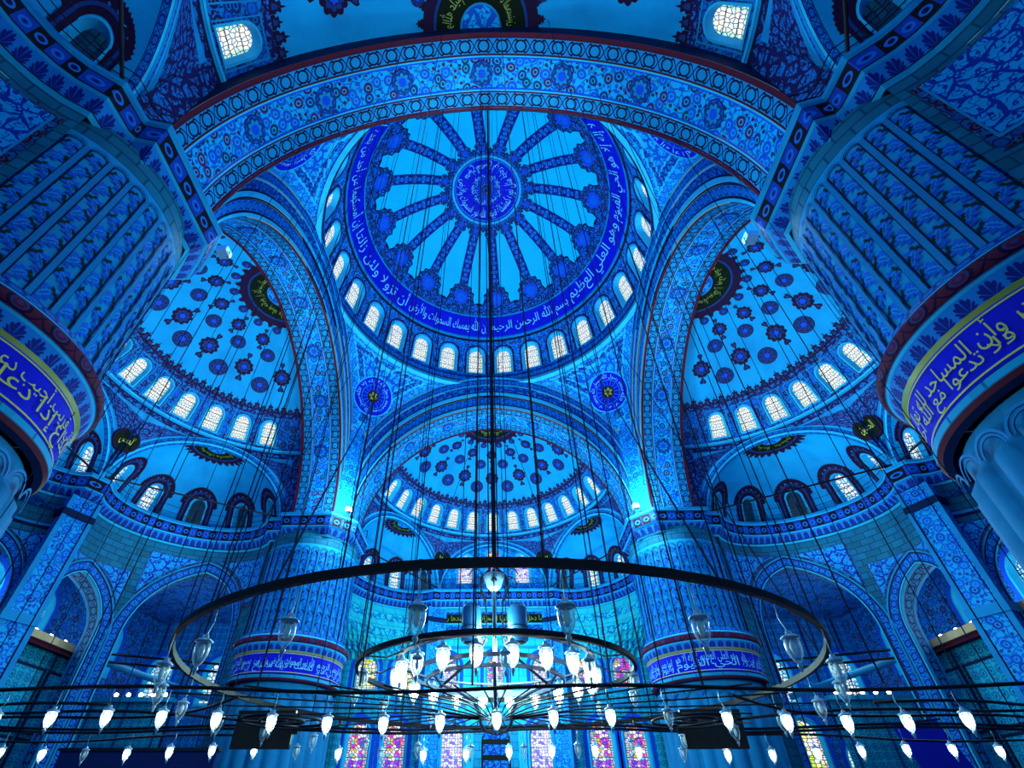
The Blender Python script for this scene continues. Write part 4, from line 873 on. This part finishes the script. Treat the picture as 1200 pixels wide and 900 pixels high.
# ---- the four great piers
PC, PR, NF, NR = 12.9, 3.05, 24, 34
def pier(sx, sy, txt, label, det):
    root = empty('wall_pier', (sx * PC, sy * PC, 0), label, 'pier', 'structure'); cx = cy = 0.0
    P = lambda a, z, d=0.0: (-(sx) * (PR + d) * cos(a), -(sy) * (PR + d) * sin(a), z)          # a=45deg faces the middle of the hall
    AN = ls(0, 2 * pi, 96); cyl = lambda mb, d0, z0, d1, z1, m, vl=None, n=1: mb.grid(lambda a, t: P(a, z0 + (z1 - z0) * t, d0 + (d1 - d0) * t), AN, ls(0, 1, n), m, lambda a, t: (a * PR, t * (vl or abs(z1 - z0) + abs(d1 - d0))))
    # fluted lower shaft: convex flutes ending in round-headed arches
    mb = MB(); FA = ls(0, 2 * pi, NF * 8)
    mb.grid(lambda a, z: P(a, z, -.12 + .24 * abs(sin(a * NF / 2)) ** .8 * (1 if z < 7.3 else 0)), FA, [0, 3, 6, 7.0, 7.3, 7.8], 'fluted_stone', lambda a, z: (a * PR, z))
    for k in range(NF):
        c = 2 * pi * (k + .5) / NF; w = 2 * pi / NF * .5
        for r0, r1, d, m in ((.86, 1.0, .16, 'rib_blue'), (.81, .86, .15, 'ink'), (.68, .81, .13, 'rib_blue'), (.63, .68, .12, 'ink')):
            pts = []; 
            for i in range(13): q = pi * i / 12; pts.append((c - w * r1 * cos(q), 7.05 + .42 * r1 * sin(q)))
            for i in range(12, -1, -1): q = pi * i / 12; pts.append((c - w * r0 * cos(q), 7.05 + .42 * r0 * sin(q)))
            n = 13; mb.faces([P(a, z, d) for a, z in pts], [(i, i + 1, 25 - i - 1, 25 - i) for i in range(12)], m, [(a * PR, z) for a, z in pts])
    mb.build('fluted_shaft', root)
    # collar: stone ring, blue inscription, palmettes, moulded roll
    mb = MB(); cyl(mb, .05, 7.78, .2, 7.84, 'ink'); cyl(mb, .2, 7.84, .26, 7.94, 'wine'); cyl(mb, .26, 7.94, .26, 8.12, 'stone_pale'); cyl(mb, .26, 8.12, .16, 8.2, 'ink')
    for z0, d0, z1, d1, m, vl in ((9.32, .2, 9.42, .26, 'gold', .1), (9.42, .26, 9.78, .36, 'palmettes', .5), (9.78, .36, 9.84, .4, 'trim_cyan', .1)): cyl(mb, d0, z0, d1, z1, m, vl)
    mb.grid(lambda a, q: P(a, 10.03 - .19 * cos(q), .38 + .13 * sin(q)), AN, ls(0, pi, 6), 'band_roll', lambda a, q: (a * PR, q / pi * .62)); cyl(mb, .38, 10.22, .3, 10.34, 'trim_cyan'); cyl(mb, .3, 10.34, .12, 10.62, 'band_blue', .6); cyl(mb, .12, 10.62, 0, 10.66, 'ink')
    mb.build('collar', root)
    mb = MB(); cyl(mb, .16, 8.2, .2, 9.32, 'navy', None, 2)
    for z in (8.24, 9.24): cyl(mb, .21, z, .21, z + .04, 'script_gold')
    fwd = sx * sy > 0
    for k in range(4):
        a0 = R(-86 + 65 * k); a1 = a0 + R(61)
        mw = lambda x, y, d=0.0: P(a0 + (a1 - a0) * (x if fwd else 1 - x), y, .2 + d)
        for t, y0, y1 in txt[(k % 2) * 2:(k % 2) * 2 + 2]: write(mb, t, mw, 0, 1, y0, y1, 'script_gold' if det else 'script_pale', .03)
    mb.build('inscription_band', root)
    # ribbed upper shaft with leaf panels
    mb = MB(); cyl(mb, 0, 10.6, 0, 16.25, 'plaster_mid', None, 4); cyl(mb, 0, 16.25, 0, 17.2, 'stone', None, 2)
    for k in range(NR):
        a = 2 * pi * k / NR; w = 2 * pi / NR; zt = 15.75
        for x0, x1, d, m in ((-.17, -.11, .05, 'ink'), (-.11, .11, .1, 'rib_blue'), (.11, .17, .05, 'ink')): mb.grid(lambda u, z: P(a + u * w, z, d), [x0, x1], [10.6, zt + .1], m)
        c = a + w / 2
        for r0, r1, d, m in ((.42, .5, .09, 'rib_blue'), (.38, .42, .06, 'ink'), (.33, .36, .04, 'ink')):
            pts = [(c - w * r1 * cos(pi * i / 12), zt + .62 * r1 * sin(pi * i / 12)) for i in range(13)] + [(c - w * r0 * cos(pi * i / 12), zt + .62 * r0 * sin(pi * i / 12)) for i in range(12, -1, -1)]
            mb.faces([P(q, z, d) for q, z in pts], [(i, i + 1, 24 - i, 25 - i) for i in range(12)], m, [(q * PR, z) for q, z in pts])
        for s in (-1, 1): mb.grid(lambda u, z: P(c + u * w, z, .03), sorted((s * .33, s * .36)), [10.6, zt], 'ink')
        nl = 8; hz = (zt - 10.6) / nl
        for j in range(nl):
            f = 1 if j % 2 else -1; z = 10.6 + hz * (j + .55); r_ = random.uniform(-.25, .25)
            mp = off(lambda x, y, d=0.0: P(c + x / PR, z + y, d), 0, 0, f * .75 + r_, f, 1)
            mb.poly([(x * .64 + .02, y * .68) for x, y in LEAF], mp, 'leaf_blue', .03); mb.poly([(x * .26 + .05, y * .4) for x, y in LEAF], mp, 'plaster_mid', .036); mb.poly([(x * .09 + .06, y * .3) for x, y in LEAF], mp, 'royal', .042); mb.poly([(x * .42 - .02, y * .3 + .2) for x, y in CURL], mp, 'leaf_dark', .04)
            mb.poly([(x * .4 + .03, y * .3 - .2) for x, y in CURL], mp, 'leaf_blue', .035)
            if j % 2: mb.poly([(x * .26 + .06, y * .26 - .08) for x, y in CURL], off(mp, .04, -.1, 1.2), 'leaf_dark', .045)
    mb.build('ribbed_shaft', root)
    # square stone block under the gallery
    mb = MB(); pl = [(10.3, 14.15), (10.3, 11.34), (11.34, 10.3), (14.15, 10.3), (14.3, 11.0), (15.6, 11.2), (16.4, 16.4), (11.2, 15.6), (11.0, 14.3)]
    for i in range(len(pl)):
        (x0, y0), (x1, y1) = pl[i], pl[(i + 1) % len(pl)]; l = hypot(x1 - x0, y1 - y0)
        mb.face([(sx * (x0 - PC), sy * (y0 - PC), 16.55), (sx * (x1 - PC), sy * (y1 - PC), 16.55), (sx * (x1 - PC), sy * (y1 - PC), 18.3), (sx * (x0 - PC), sy * (y0 - PC), 18.3)], 'stone', [(0, 0), (l, 0), (l, 1.75), (0, 1.75)])
    mb.face([(sx * (x - PC), sy * (y - PC), 16.55) for x, y in pl], 'stone', pl)
    mb.build('stone_block', root)
    mb = MB(); pl = [(12.9, 12.9), (11.0, 15.2), (12.2, 16.3), (16.3, 16.3), (16.3, 12.2), (15.2, 11.0)]
    for i in range(len(pl)):
        (x0, y0), (x1, y1) = pl[i], pl[(i + 1) % len(pl)]; l = hypot(x1 - x0, y1 - y0)
        mb.face([(sx * (x0 - PC), sy * (y0 - PC), 0), (sx * (x1 - PC), sy * (y1 - PC), 0), (sx * (x1 - PC), sy * (y1 - PC), 16.9), (sx * (x0 - PC), sy * (y0 - PC), 16.9)], 'stone', [(0, 0), (l, 0), (l, 16.9), (0, 16.9)])
    mb.build('buttress', root)
pier(-1, 1, [('الله نور السموات والأرض مثل نوره', 8.52, 9.22), ('كمشكاة فيها مصباح', 8.26, 8.86), ('بسم الله الرحمن الرحيم', 8.52, 9.22), ('إن الله على كل شيء قدير', 8.26, 8.86)], 'far left pier with leafy ribs above a blue inscribed collar', 0)
pier(1, 1, [('وهو العلي العظيم لا إله إلا هو', 8.52, 9.22), ('الحي القيوم', 8.26, 8.86), ('إنما يعمر مساجد الله من آمن بالله', 8.52, 9.22), ('واليوم الآخر وأقام الصلاة', 8.26, 8.86)], 'far right pier with leafy ribs above a blue inscribed collar', 0)
pier(-1, -1, [('فليستجيبوا لي وليؤمنوا', 8.58, 9.24), ('بي لعلهم يرشدون', 8.26, 8.88), ('فإني قريب أجيب دعوة', 8.6, 9.25), ('الداع إذا دعان', 8.26, 8.88)], 'near left pier with large leafy ribs and gold-lettered blue collar', 1)
pier(1, -1, [('قال الله تعالى وأن', 8.6, 9.25), ('المساجد لله فلا تدعوا', 8.26, 8.9), ('وأن المساجد لله تعالى', 8.6, 9.25), ('فلا تدعوا مع الله أحدا', 8.26, 8.88)], 'near right pier with large leafy ribs and gold-lettered blue collar', 1)

# ================================================================== the great chandelier
from mathutils.bvhtree import BVHTree
CX, CY = .22, -9.3
_ceil = [BVHTree.FromPolygons([v.co.copy() for v in o.data.vertices], [tuple(p.vertices) for p in o.data.polygons]) for o in list(COL.objects) if o.type == 'MESH' and o.parent is None and o.name.startswith('ceiling')]
def ceiling_z(x, y, z0=5.0):
    hs = [h[0].z for h in (b.ray_cast(Vector((x, y, z0)), Vector((0, 0, 1))) for b in _ceil) if h[0] is not None]
    return max(hs) if hs else 30.0
CH = empty('chandelier', (CX, CY, 2.9), 'huge iron chandelier of rings, rails and spokes hung low on cables', 'chandelier')
def part(name, mb, label=None):
    o = mb.build(name, CH, label); o.location = (-CX, -CY, -2.9); return o
def cring(r, z, n=72): return [(CX + r * cos(2 * pi * i / n), CY + r * sin(2 * pi * i / n), z) for i in range(n)]
def ring(name, r, z, hw, hh, m, label=None): b = MB(); b.tube(cring(r, z), 0, m, closed=True, flat=(hw, hh)); return part(name, b, label)
RB, ZB, RSM, ZSM, RI, ZI, ZR, YN, YF = 5.9, 3.74, 2.79, 3.93, 2.0, 4.12, 3.25, -11.55, -6.9
ring('outer_ring', RB, ZB, .035, .05, 'iron'); ring('middle_ring', RSM, ZSM, .035, .045, 'iron'); ring('lamp_ring', RI, ZI, .05, .018, 'bar_warm', 'warm grey flat ring carrying the lit lamps'); ring('lamp_ring', RI - .32, ZI - .25, .02, .035, 'bar_warm'); ring('lamp_ring', RI - .62, ZI - .36, .02, .03, 'bar_warm')
b = MB(); b.tube([(CX, CY, 2.9), (CX, CY, 6.3)], .045, 'steel', 8); part('pole', b, 'steel pole')
b = MB(); b.lathe([(0, 0), (.1, .02), (.17, .1), (.2, .22), (.26, .34), (.24, .36), (0, .36)], 'steel_pale', (CX, CY - .12, 5.6), 14); b.lathe([(0, -.03), (.06, -.02), (.07, .02), (0, .05)], 'iron', (CX, CY - .35, 5.76), 8); part('bell_cap', b, 'pale bell-shaped cap')
for k in range(6):   # cage straps from the cap to the rings
    a = 2 * pi * (k + .5) / 6; pts = []
    for r, z in ((.1, 6.15), (.3, 5.95), (.36, 5.7), (.22, 5.4), (.2, 5.0), (.22, 4.6), (.5, 4.3), (1.38, 3.8)): pts.append((CX + r * cos(a), CY + r * sin(a), z))
    b = MB(); b.tube(pts, 0, 'iron', flat=(.035, .014)); part('strap', b)
    b = MB(); pts = []
    for r, z in ((1.38, 3.78), (1.2, 3.6), (.8, 3.5), (.5, 3.38), (.36, 3.2), (.34, 3.02), (.24, 2.9), (.06, 2.86)): pts.append((CX + r * cos(a), CY + r * sin(a), z))
    b.tube(pts, 0, 'bar_warm', flat=(.03, .014)); part('basket_bar', b)
    b = MB(); pts = []
    for i in range(18): q = i / 17; rr = .2 * (1 - q * .75); t = a; s = 3.6 * pi * q / 2; pts.append((CX + (.42 + rr * cos(s)) * cos(t), CY + (.42 + rr * cos(s)) * sin(t), 5.9 + rr * sin(s)))
    b.tube(pts, .014, 'iron', 4); part('scroll', b)
for k in range(12):   # arms from the lamp ring to the two outer rings
    a = 2 * pi * k / 12
    b = MB(); pts = [(CX + r * cos(a), CY + r * sin(a), z) for r, z in ((RI, ZI), (2.35, 3.95), (RSM, ZSM))]; b.tube(pts, .016, 'bar_warm', 4); part('arm', b)
for k in range(32):  # thin spokes at rail height
    a = 2 * pi * (k + .5) / 32; r1 = min(RB if k % 2 else 5.2, 2.2 / max(.05, abs(sin(a))))
    b = MB(); b.tube([(CX + .3 * cos(a), CY + .3 * sin(a), 3.12), (CX + .28 * r1 * cos(a), CY + .28 * r1 * sin(a), ZR), (CX + r1 * cos(a), CY + r1 * sin(a), ZR + .02)], .014, 'iron', 4); part('spoke', b)
for y, x0, x1 in ((YN, -13.5, 13), (YF, -16, 16)):
    for dz in (0, .07) if y == YF else (0,): b = MB(); b.tube([(x, y + .25 * cos(x / 9.0), ZR + dz + .05 * sin(x * .8)) for x in ls(x0, x1, 30)], .032, 'iron', 6); part('lamp_rail', b)
for sx in (-1, 1):   # sweeping bars and volutes between the rails
    for A_, B_, bend in (((-13 * sx, YN), (-4.2 * sx, YF - .6), .9), ((-13 * sx, YF), (-4.2 * sx, YN + .6), -.8), ((-14 * sx, YF + 1.5), (-5 * sx, YF + .9), .5), ((-12 * sx, -9.9), (-6.9 * sx, -10.3), .25)):
        b = MB(); b.tube([(A_[0] + (B_[0] - A_[0]) * t, A_[1] + (B_[1] - A_[1]) * t + bend * sin(pi * t * 2), ZR - .04) for t in ls(0, 1, 18)], .028, 'iron', 5); part('sweep_bar', b)
    b = MB(); b.tube([(-4.3 * sx + (1.15 - .0105 * i) * cos(i * .17) * sx, -8.2 + (1.15 - .0105 * i) * sin(i * .17), ZR - .02) for i in range(104)], .03, 'iron', 5); part('volute', b)
def cable(x, y, z0, x1=None, y1=None, r=.017, nm='suspension_cable'):
    x1 = x if x1 is None else x1; y1 = y if y1 is None else y1
    z1 = ceiling_z(x1, y1); b = MB(); b.tube([(x, y, z0), (x1, y1, z1)], r, 'cable', 4); part(nm, b)
b = MB(); b.tube([(CX, CY, 6.3), (CX, CY, ceiling_z(CX, CY))], .05, 'cable', 6); part('suspension_cable', b)
for dx, dy in ((.1, .14), (-.12, .16), (.05, .5)): cable(CX + dx, CY + dy, 5.6)
random.seed(3)
for k in range(26): x = -15.2 + k * 1.2 + random.uniform(-.25, .25); x = x if not 4.4 < abs(x) < 6.2 else (4.3 if x > 0 else -6.3); cable(x, YF, ZR, x + random.uniform(-.3, .3), YF + random.uniform(-.2, .3), random.choice((.013, .018)))
for k in range(15): x = -11.6 + k * 1.65 + random.uniform(-.3, .3); x += .35 if 1.4 < x < 2.1 else 0; cable(x, YN, ZR, x + random.uniform(-.2, .2), YN + .2, random.choice((.012, .016)))
for k in range(16): a = 2 * pi * (k + .25) / 16; cable(CX + RB * cos(a), CY + RB * sin(a), ZB, r=.012)
for k in range(6): a = 2 * pi * (k + .4) / 6; cable(CX + RSM * cos(a), CY + RSM * sin(a), ZSM, r=.011)
for x0, y0, z0, x1, y1 in ((-3.2, -4.4, ZB, 1.6, 10.9), (3.6, -4.4, ZB, -1.2, 10.9), (-2.4, -14.6, ZB, -6.5, 8.5), (2.9, -14.6, ZB, 6.8, 8.5), (5.5, -11.6, ZB, 8.8, 6.5), (-5.0, -11.6, ZB, -8.6, 6.5)): cable(x0, y0, z0, x1, y1, .016)

# ---- hanging glass lamps
def lamp_proto(lit, wire, scale, wlean=.06):
    root = empty('hanging_lamp', (0, 0, 0)); s = scale
    def p(nm, prof, m, n=12, lb=None): b = MB(); b.lathe([(r * s, z * s) for r, z in prof], m, (0, 0, 0), n); return b.build(nm, root, lb)
    p('glass_cup', [(.074, -.02), (.088, -.06), (.086, -.14), (.07, -.2), (.045, -.25), (.018, -.285)], 'lamp_glass')
    p('finial', [(.018, -.28), (.032, -.305), (.018, -.33), (.008, -.37), (0, -.38)], 'steel_pale', 8)
    p('collar', [(.0, .07), (.03, .07), (.04, .03), (.07, .02), (.1, .0), (.102, -.014), (.08, -.026), (.07, -.02)], 'steel_pale', 12, 'pale metal collar')
    p('bulb', [(0, -.02), (.025, -.05), (.04, -.11), (.028, -.17), (.01, -.2), (0, -.205)] if not lit else [(0, -.02), (.03, -.05), (.05, -.11), (.036, -.18), (.012, -.225), (0, -.23)], {2: 'bulb_lit', 1: 'bulb_spark', 0: 'bulb_off'}[lit], 8)
    b = MB(); b.tube([(0, 0, .06 * s), (wlean * .8, 0, .06 * s + wire * .5), (wlean * .6, 0, .06 * s + wire)], .008 * s, 'steel_pale', 5); b.build('wire', root, 'pale curved wire')
    return root
KIDS = {}
def place(proto, loc, rz, label, group):
    o = proto.copy(); COL.objects.link(o); o.location = loc; o.rotation_euler = (0, 0, rz); tag(o, label, 'lamp', None, group)
    for c in KIDS[proto]: d = c.copy(); COL.objects.link(d); d.parent = o
    return o
protos = {'big': lamp_proto(0, .34, 1.05), 'mid': lamp_proto(0, .2, .95), 'inner': lamp_proto(2, .06, 1.35, 0), 'rail': lamp_proto(1, .24, .9), 'off': lamp_proto(0, .26, .85)}
KIDS = {p: list(p.children) for p in protos.values()} if hasattr(CH, 'children') else {}
def sidew(a): return 'near' if sin(a) < -.5 else 'far' if sin(a) > .5 else 'left' if cos(a) < 0 else 'right'
for k in range(24):
    a = -pi / 2 + 2 * pi * (k + .5) / 24; place(protos['big'], (CX + RB * cos(a), CY + RB * sin(a), ZB - .46), random.uniform(0, 6), 'unlit clear glass lamp hanging from the widest chandelier ring, %s anticlockwise from its nearest point' % ORD[k], 'lamps on the widest ring')
for k in range(12):
    a = -pi / 2 + 2 * pi * (k + .12) / 12; place(protos['mid'], (CX + RSM * cos(a), CY + RSM * sin(a), ZSM - .315), random.uniform(0, 6), 'unlit glass lamp hanging from the middle chandelier ring, %s anticlockwise from its nearest point' % ORD[k], 'lamps on the middle ring')
for k in range(20):
    a = -pi / 2 + 2 * pi * (k + .5) / 20; place(protos['inner'], (CX + RI * cos(a), CY + RI * sin(a), ZI - .165), random.uniform(0, 6), 'brightly lit glass lamp under the inner chandelier ring, %s anticlockwise from its nearest point' % ORD[k], 'lit lamps of the inner ring')
for k in range(18):
    x = -7.9 + k * .905; off_ = k in (12,); place(protos['off' if off_ else 'rail'], (x, YN + .25 * cos(x / 9.0), ZR - .345 + .05 * sin(x * .8)), random.uniform(0, 6), 'small %s lamp hanging from the near lamp rail, %s from the left' % ('unlit' if off_ else 'glowing', ORD[k]), 'lamps on the near rail')
for k in range(24):
    x = -11.5 + k * 1.0; off_ = k in (2, 7, 9, 16); place(protos['off' if off_ else 'rail'], (x, YF + .25 * cos(x / 9.0), ZR - .335 + .05 * sin(x * .8)), random.uniform(0, 6), 'small %s lamp hanging from the far lamp rail, %s from the left' % ('unlit' if off_ else 'glowing', ORD[k]), 'lamps on the far rail')
for p in protos.values():
    for c in KIDS[p]: bpy.data.objects.remove(c)
    bpy.data.objects.remove(p)

# ---- loudspeakers, screens, banner
for sx, nm in ((-1, 'left'), (1, 'right')):
    r = empty('hanging_loudspeaker', (CX + sx * .5, CY - .1, 4.5), 'silver-blue cylindrical loudspeaker on the %s of the chandelier pole' % nm, 'loudspeaker')
    b = MB(); b.lathe([(0, 0), (.17, .0), (.21, .04), (.215, .66), (.2, .72)], 'speaker_shell', (0, 0, 0), 20); o = b.build('shell', r)
    b = MB(); b.lathe([(.2, .72), (.17, .78), (.1, .82), (0, .83)], 'steel', (0, 0, 0), 20); b.build('rounded_top', r)
    b = MB(); b.tube([(.222 * cos(t), .222 * sin(t), .3) for t in ls(0, 2 * pi, 20)[:-1]], .012, 'iron', 4, True); b.tube([(-sx * .2, 0, .3), (-sx * .27, 0, .31)], .015, 'iron', 4); b.build('clamp', r)
    b = MB(); b.lathe([(0, -.01), (.15, -.012), (.15, .0)], 'iron', (0, 0, 0), 16); b.build('grille', r)
    t = empty('hanging_screen', (sx * 5.28 - .03, YF + .02, 2.86), 'flat black screen hung from the far lamp rail before the far %s pier' % nm, 'screen')
    b = MB(); b.box((-.7, -.04, 0), (.7, .06, .79), 'screen_black'); b.build('casing', t)
    b = MB(); b.box((-.66, -.048, .04), (.66, -.041, .75), 'screen_black'); b.build('panel', t)
    b = MB(); b.tube([(0, .02, .78), (0, .02, .81)], .03, 'iron', 6); b.box((-sx * .7, -.02, .3), (-sx * .82, .05, .55), 'iron'); b.build('bracket', t)
BANNER = [(18.03, 6.0, 5.06), (20.1, 6.0, 5.26), (20.9, 6.0, 2.9), (18.75, 6.0, 2.7)]
bn = MB(); q = BANNER
for dy in (0, .08): bn.face([(x, y + dy, z) for x, y, z in q], 'banner_blue')
for i in range(4): a_, b_ = q[i], q[(i + 1) % 4]; bn.face([a_, b_, (b_[0], b_[1] + .08, b_[2]), (a_[0], a_[1] + .08, a_[2])], 'banner_blue')
o = bn.build('hanging_banner', None, 'plain deep blue hanging banner at the right edge low down', 'banner')
bn = MB(); bn.tube([(BANNER[0][0] - .2, 6.04, BANNER[0][2] + .05), (BANNER[1][0] + .2, 6.04, BANNER[1][2] + .05)], .04, 'iron', 6); bn.build('banner_rod', o)
pb = MB(); pb.box((-19.9, 6.0, 0), (-12.6, 6.3, 4.1), 'navy_cloth'); o = pb.build('partition_screen', None, 'long dark blue partition low at the left edge below the lamp rails', 'partition')
pb = MB(); pb.box((-20.0, 5.95, 4.1), (-12.5, 6.35, 4.22), 'iron'); pb.build('top_rail', o)
# ---- iron ties across the niches and beside the far piers
def tie(a, b_, label, r=.045, m='iron', grp='iron tie rods'): mb = MB(); mb.tube([a, b_], r, m, 8); return mb.build('mounted_tie_rod', None, label, 'tie rod', None, grp)
for side, idx, nm in (('left', 1, 'left niche beside the far left pier'), ('right', -1, 'right niche beside the far right pier'), ('rear', 1, 'niche overhead on the left'), ('rear', -1, 'niche overhead on the right'), ('far', 1, 'far right niche'), ('far', -1, 'far left niche'), ('left', 0, 'middle left niche'), ('right', 0, 'middle right niche')):
    ex = EX[(side, idx)]; tie(ex.pl(-ex.hc + .3, -.1, 18.75), ex.pl(ex.hc - .3, -.1, 18.75), 'dark iron tie rod spanning the ' + nm, .06)
for sx, nm in ((-1, 'left'), (1, 'right')):
    for z, w_ in ((9.35, 'upper'), (8.9, 'lower')): tie((sx * 15.9, 13.2, z), (sx * 24.4, 11.2, z + .35), '%s of two parallel iron rods beside the far %s pier' % (w_, nm), .07)
    tie((sx * 26.2, 12.8, 9.95), (sx * 22.6, 22.5, 9.2), 'blue painted beam reaching from the %s ledge to the corner' % nm, .22, 'trim_blue', 'painted beams')
# ---- small lamps on the ledges
lb = {}
for sx, nm in ((-1, 'left'), (1, 'right')):
    for k in range(5):
        for j, (x, y, z, wh) in enumerate(((sx * 26.9, 7.6 + k * 1.25, 10.15, 'pale ledge behind the %s arch' % nm), (sx * (24.9 + .95 * k), 20.55, 8.9, 'loge front in the far %s corner' % nm))):
            r = empty('ledge_lamp', (x, y, z), 'small round lamp glowing on the %s, %s of five' % (wh, ORD[k]), 'lamp', None, 'ledge lamps')
            b = MB(); b.lathe([(.06, 0), (.05, .08), (.02, .1)], 'iron', (0, 0, 0), 8); b.build('base', r)
            b = MB(); b.lathe([(0, .08), (.1, .12), (.14, .22), (.1, .32), (0, .36)], 'bulb_lit', (0, 0, 0), 10); b.build('globe', r)
# ---- floodlights on the gallery corners
for sx, nm in ((-1, 'left'), (1, 'right')):
    for sy, fn in ((-1, 'near'), (1, 'far')):
        r = empty('gallery_floodlight', (sx * 10.05, sy * 10.05, 18.42), 'small white floodlight on the gallery corner above the %s %s pier' % (fn, nm), 'floodlight')
        b = MB(); b.box((-.2, -.2, .2), (.2, .2, .5), 'steel_pale'); b.build('housing', r)
        b = MB(); b.box((-.16, -.16, .5), (.16, .16, .53), 'bulb_spark'); b.build('lens', r)
        b = MB(); b.tube([(-.24, 0, 0), (-.24, 0, .35), (.24, 0, .35), (.24, 0, 0)], .02, 'iron', 5); b.build('bracket', r)

# ================================================================== camera, light
cam = bpy.data.cameras.new('camera'); co = bpy.data.objects.new('camera', cam); COL.objects.link(co)
co.location = (.281, -20.309, 1.5)
from mathutils import Matrix
pit, yaw, rol = .6763, -.0332, .0033
fw = Vector((sin(yaw), cos(yaw), 0)); rt = Vector((cos(yaw), -sin(yaw), 0)); F3 = fw * cos(pit) + Vector((0, 0, sin(pit))); U3 = fw * -sin(pit) + Vector((0, 0, cos(pit)))
Rv = rt * cos(rol) + U3 * sin(rol); Uv = rt * -sin(rol) + U3 * cos(rol)
co.rotation_euler = Matrix((Rv, Uv, -F3)).transposed().to_euler()
cam.sensor_width = 36; cam.lens = 577.3 * 36 / 1200; cam.shift_x = 36.1 / 1200; cam.shift_y = 53.4 / 1200; cam.clip_end = 300
SC.camera = co
w = bpy.data.worlds.new('world'); SC.world = w; w.use_nodes = True
w.node_tree.nodes['Background'].inputs[0].default_value = (.3, .8, 1, 1); w.node_tree.nodes['Background'].inputs[1].default_value = .3
def light(name, loc, e, size, col=(.6, 1, .88), label=None, kind='POINT', tgt=None, spot=None):
    l = bpy.data.lights.new(name, kind); l.energy = e; l.color = col
    if kind == 'AREA': l.shape = 'DISK'; l.size = size
    else: l.shadow_soft_size = size
    if spot: l.spot_size = spot; l.spot_blend = .6
    o = bpy.data.objects.new(name, l); COL.objects.link(o); o.location = loc
    if tgt: o.rotation_euler = (Vector(tgt) - Vector(loc)).to_track_quat('-Z', 'Y').to_euler()
    return o
light('chandelier_glow', (.2, -9.3, 4.6), 1500, .8)
light('hall_glow', (0, 3, 7), 4600, 2.5)
for sx in (-1, 1):
    for sy, e in ((-1, 250), (1, 2200)): light('gallery_flood', (sx * 9.2, sy * 9.2, 19.0), e, .3)
light('mihrab_fill', (0, 18.5, 11), 4300, .6, (.5, 1, .85))  # added fill light without a fixture, brightens the mihrab wall
light('dome_fill', (.2, -6, 5.5), 26000, .6, kind='SPOT', tgt=(0, 1.5, 44), spot=R(66))  # added spot with no fixture, lifts the central dome and drum
light('half_dome_fill', (0, 9, 6), 9000, .5, kind='SPOT', tgt=(0, 19, 27), spot=R(70))  # likewise an added fixtureless spot, for the far half dome
for sx in (-1, 1): light('side_dome_fill', (sx * 15, 0, 13), 5600, .6, kind='SPOT', tgt=(sx * 21.5, 1, 27), spot=R(92)); light('side_glow', (sx * 17, 2, 10), 700, .6); light('niche_fill', (sx * 21, 9, 16), 260, .4); light('aisle_glow', (sx * 28.6, 9, 12), 350, .3); light('corner_glow', (sx * 24, 19, 12), 450, .3)  # side spots and niche lamps are added fill, no fixtures stand there
light('rear_fill', (0, -17.5, 21), 1500, .6)  # fill light added in mid-air to brighten the rear half dome and niches
SC.view_settings.view_transform = 'Standard'; SC.view_settings.look = 'None'; SC.view_settings.gamma = 1; SC.view_settings.exposure = .1
SC.view_settings.use_curve_mapping = False
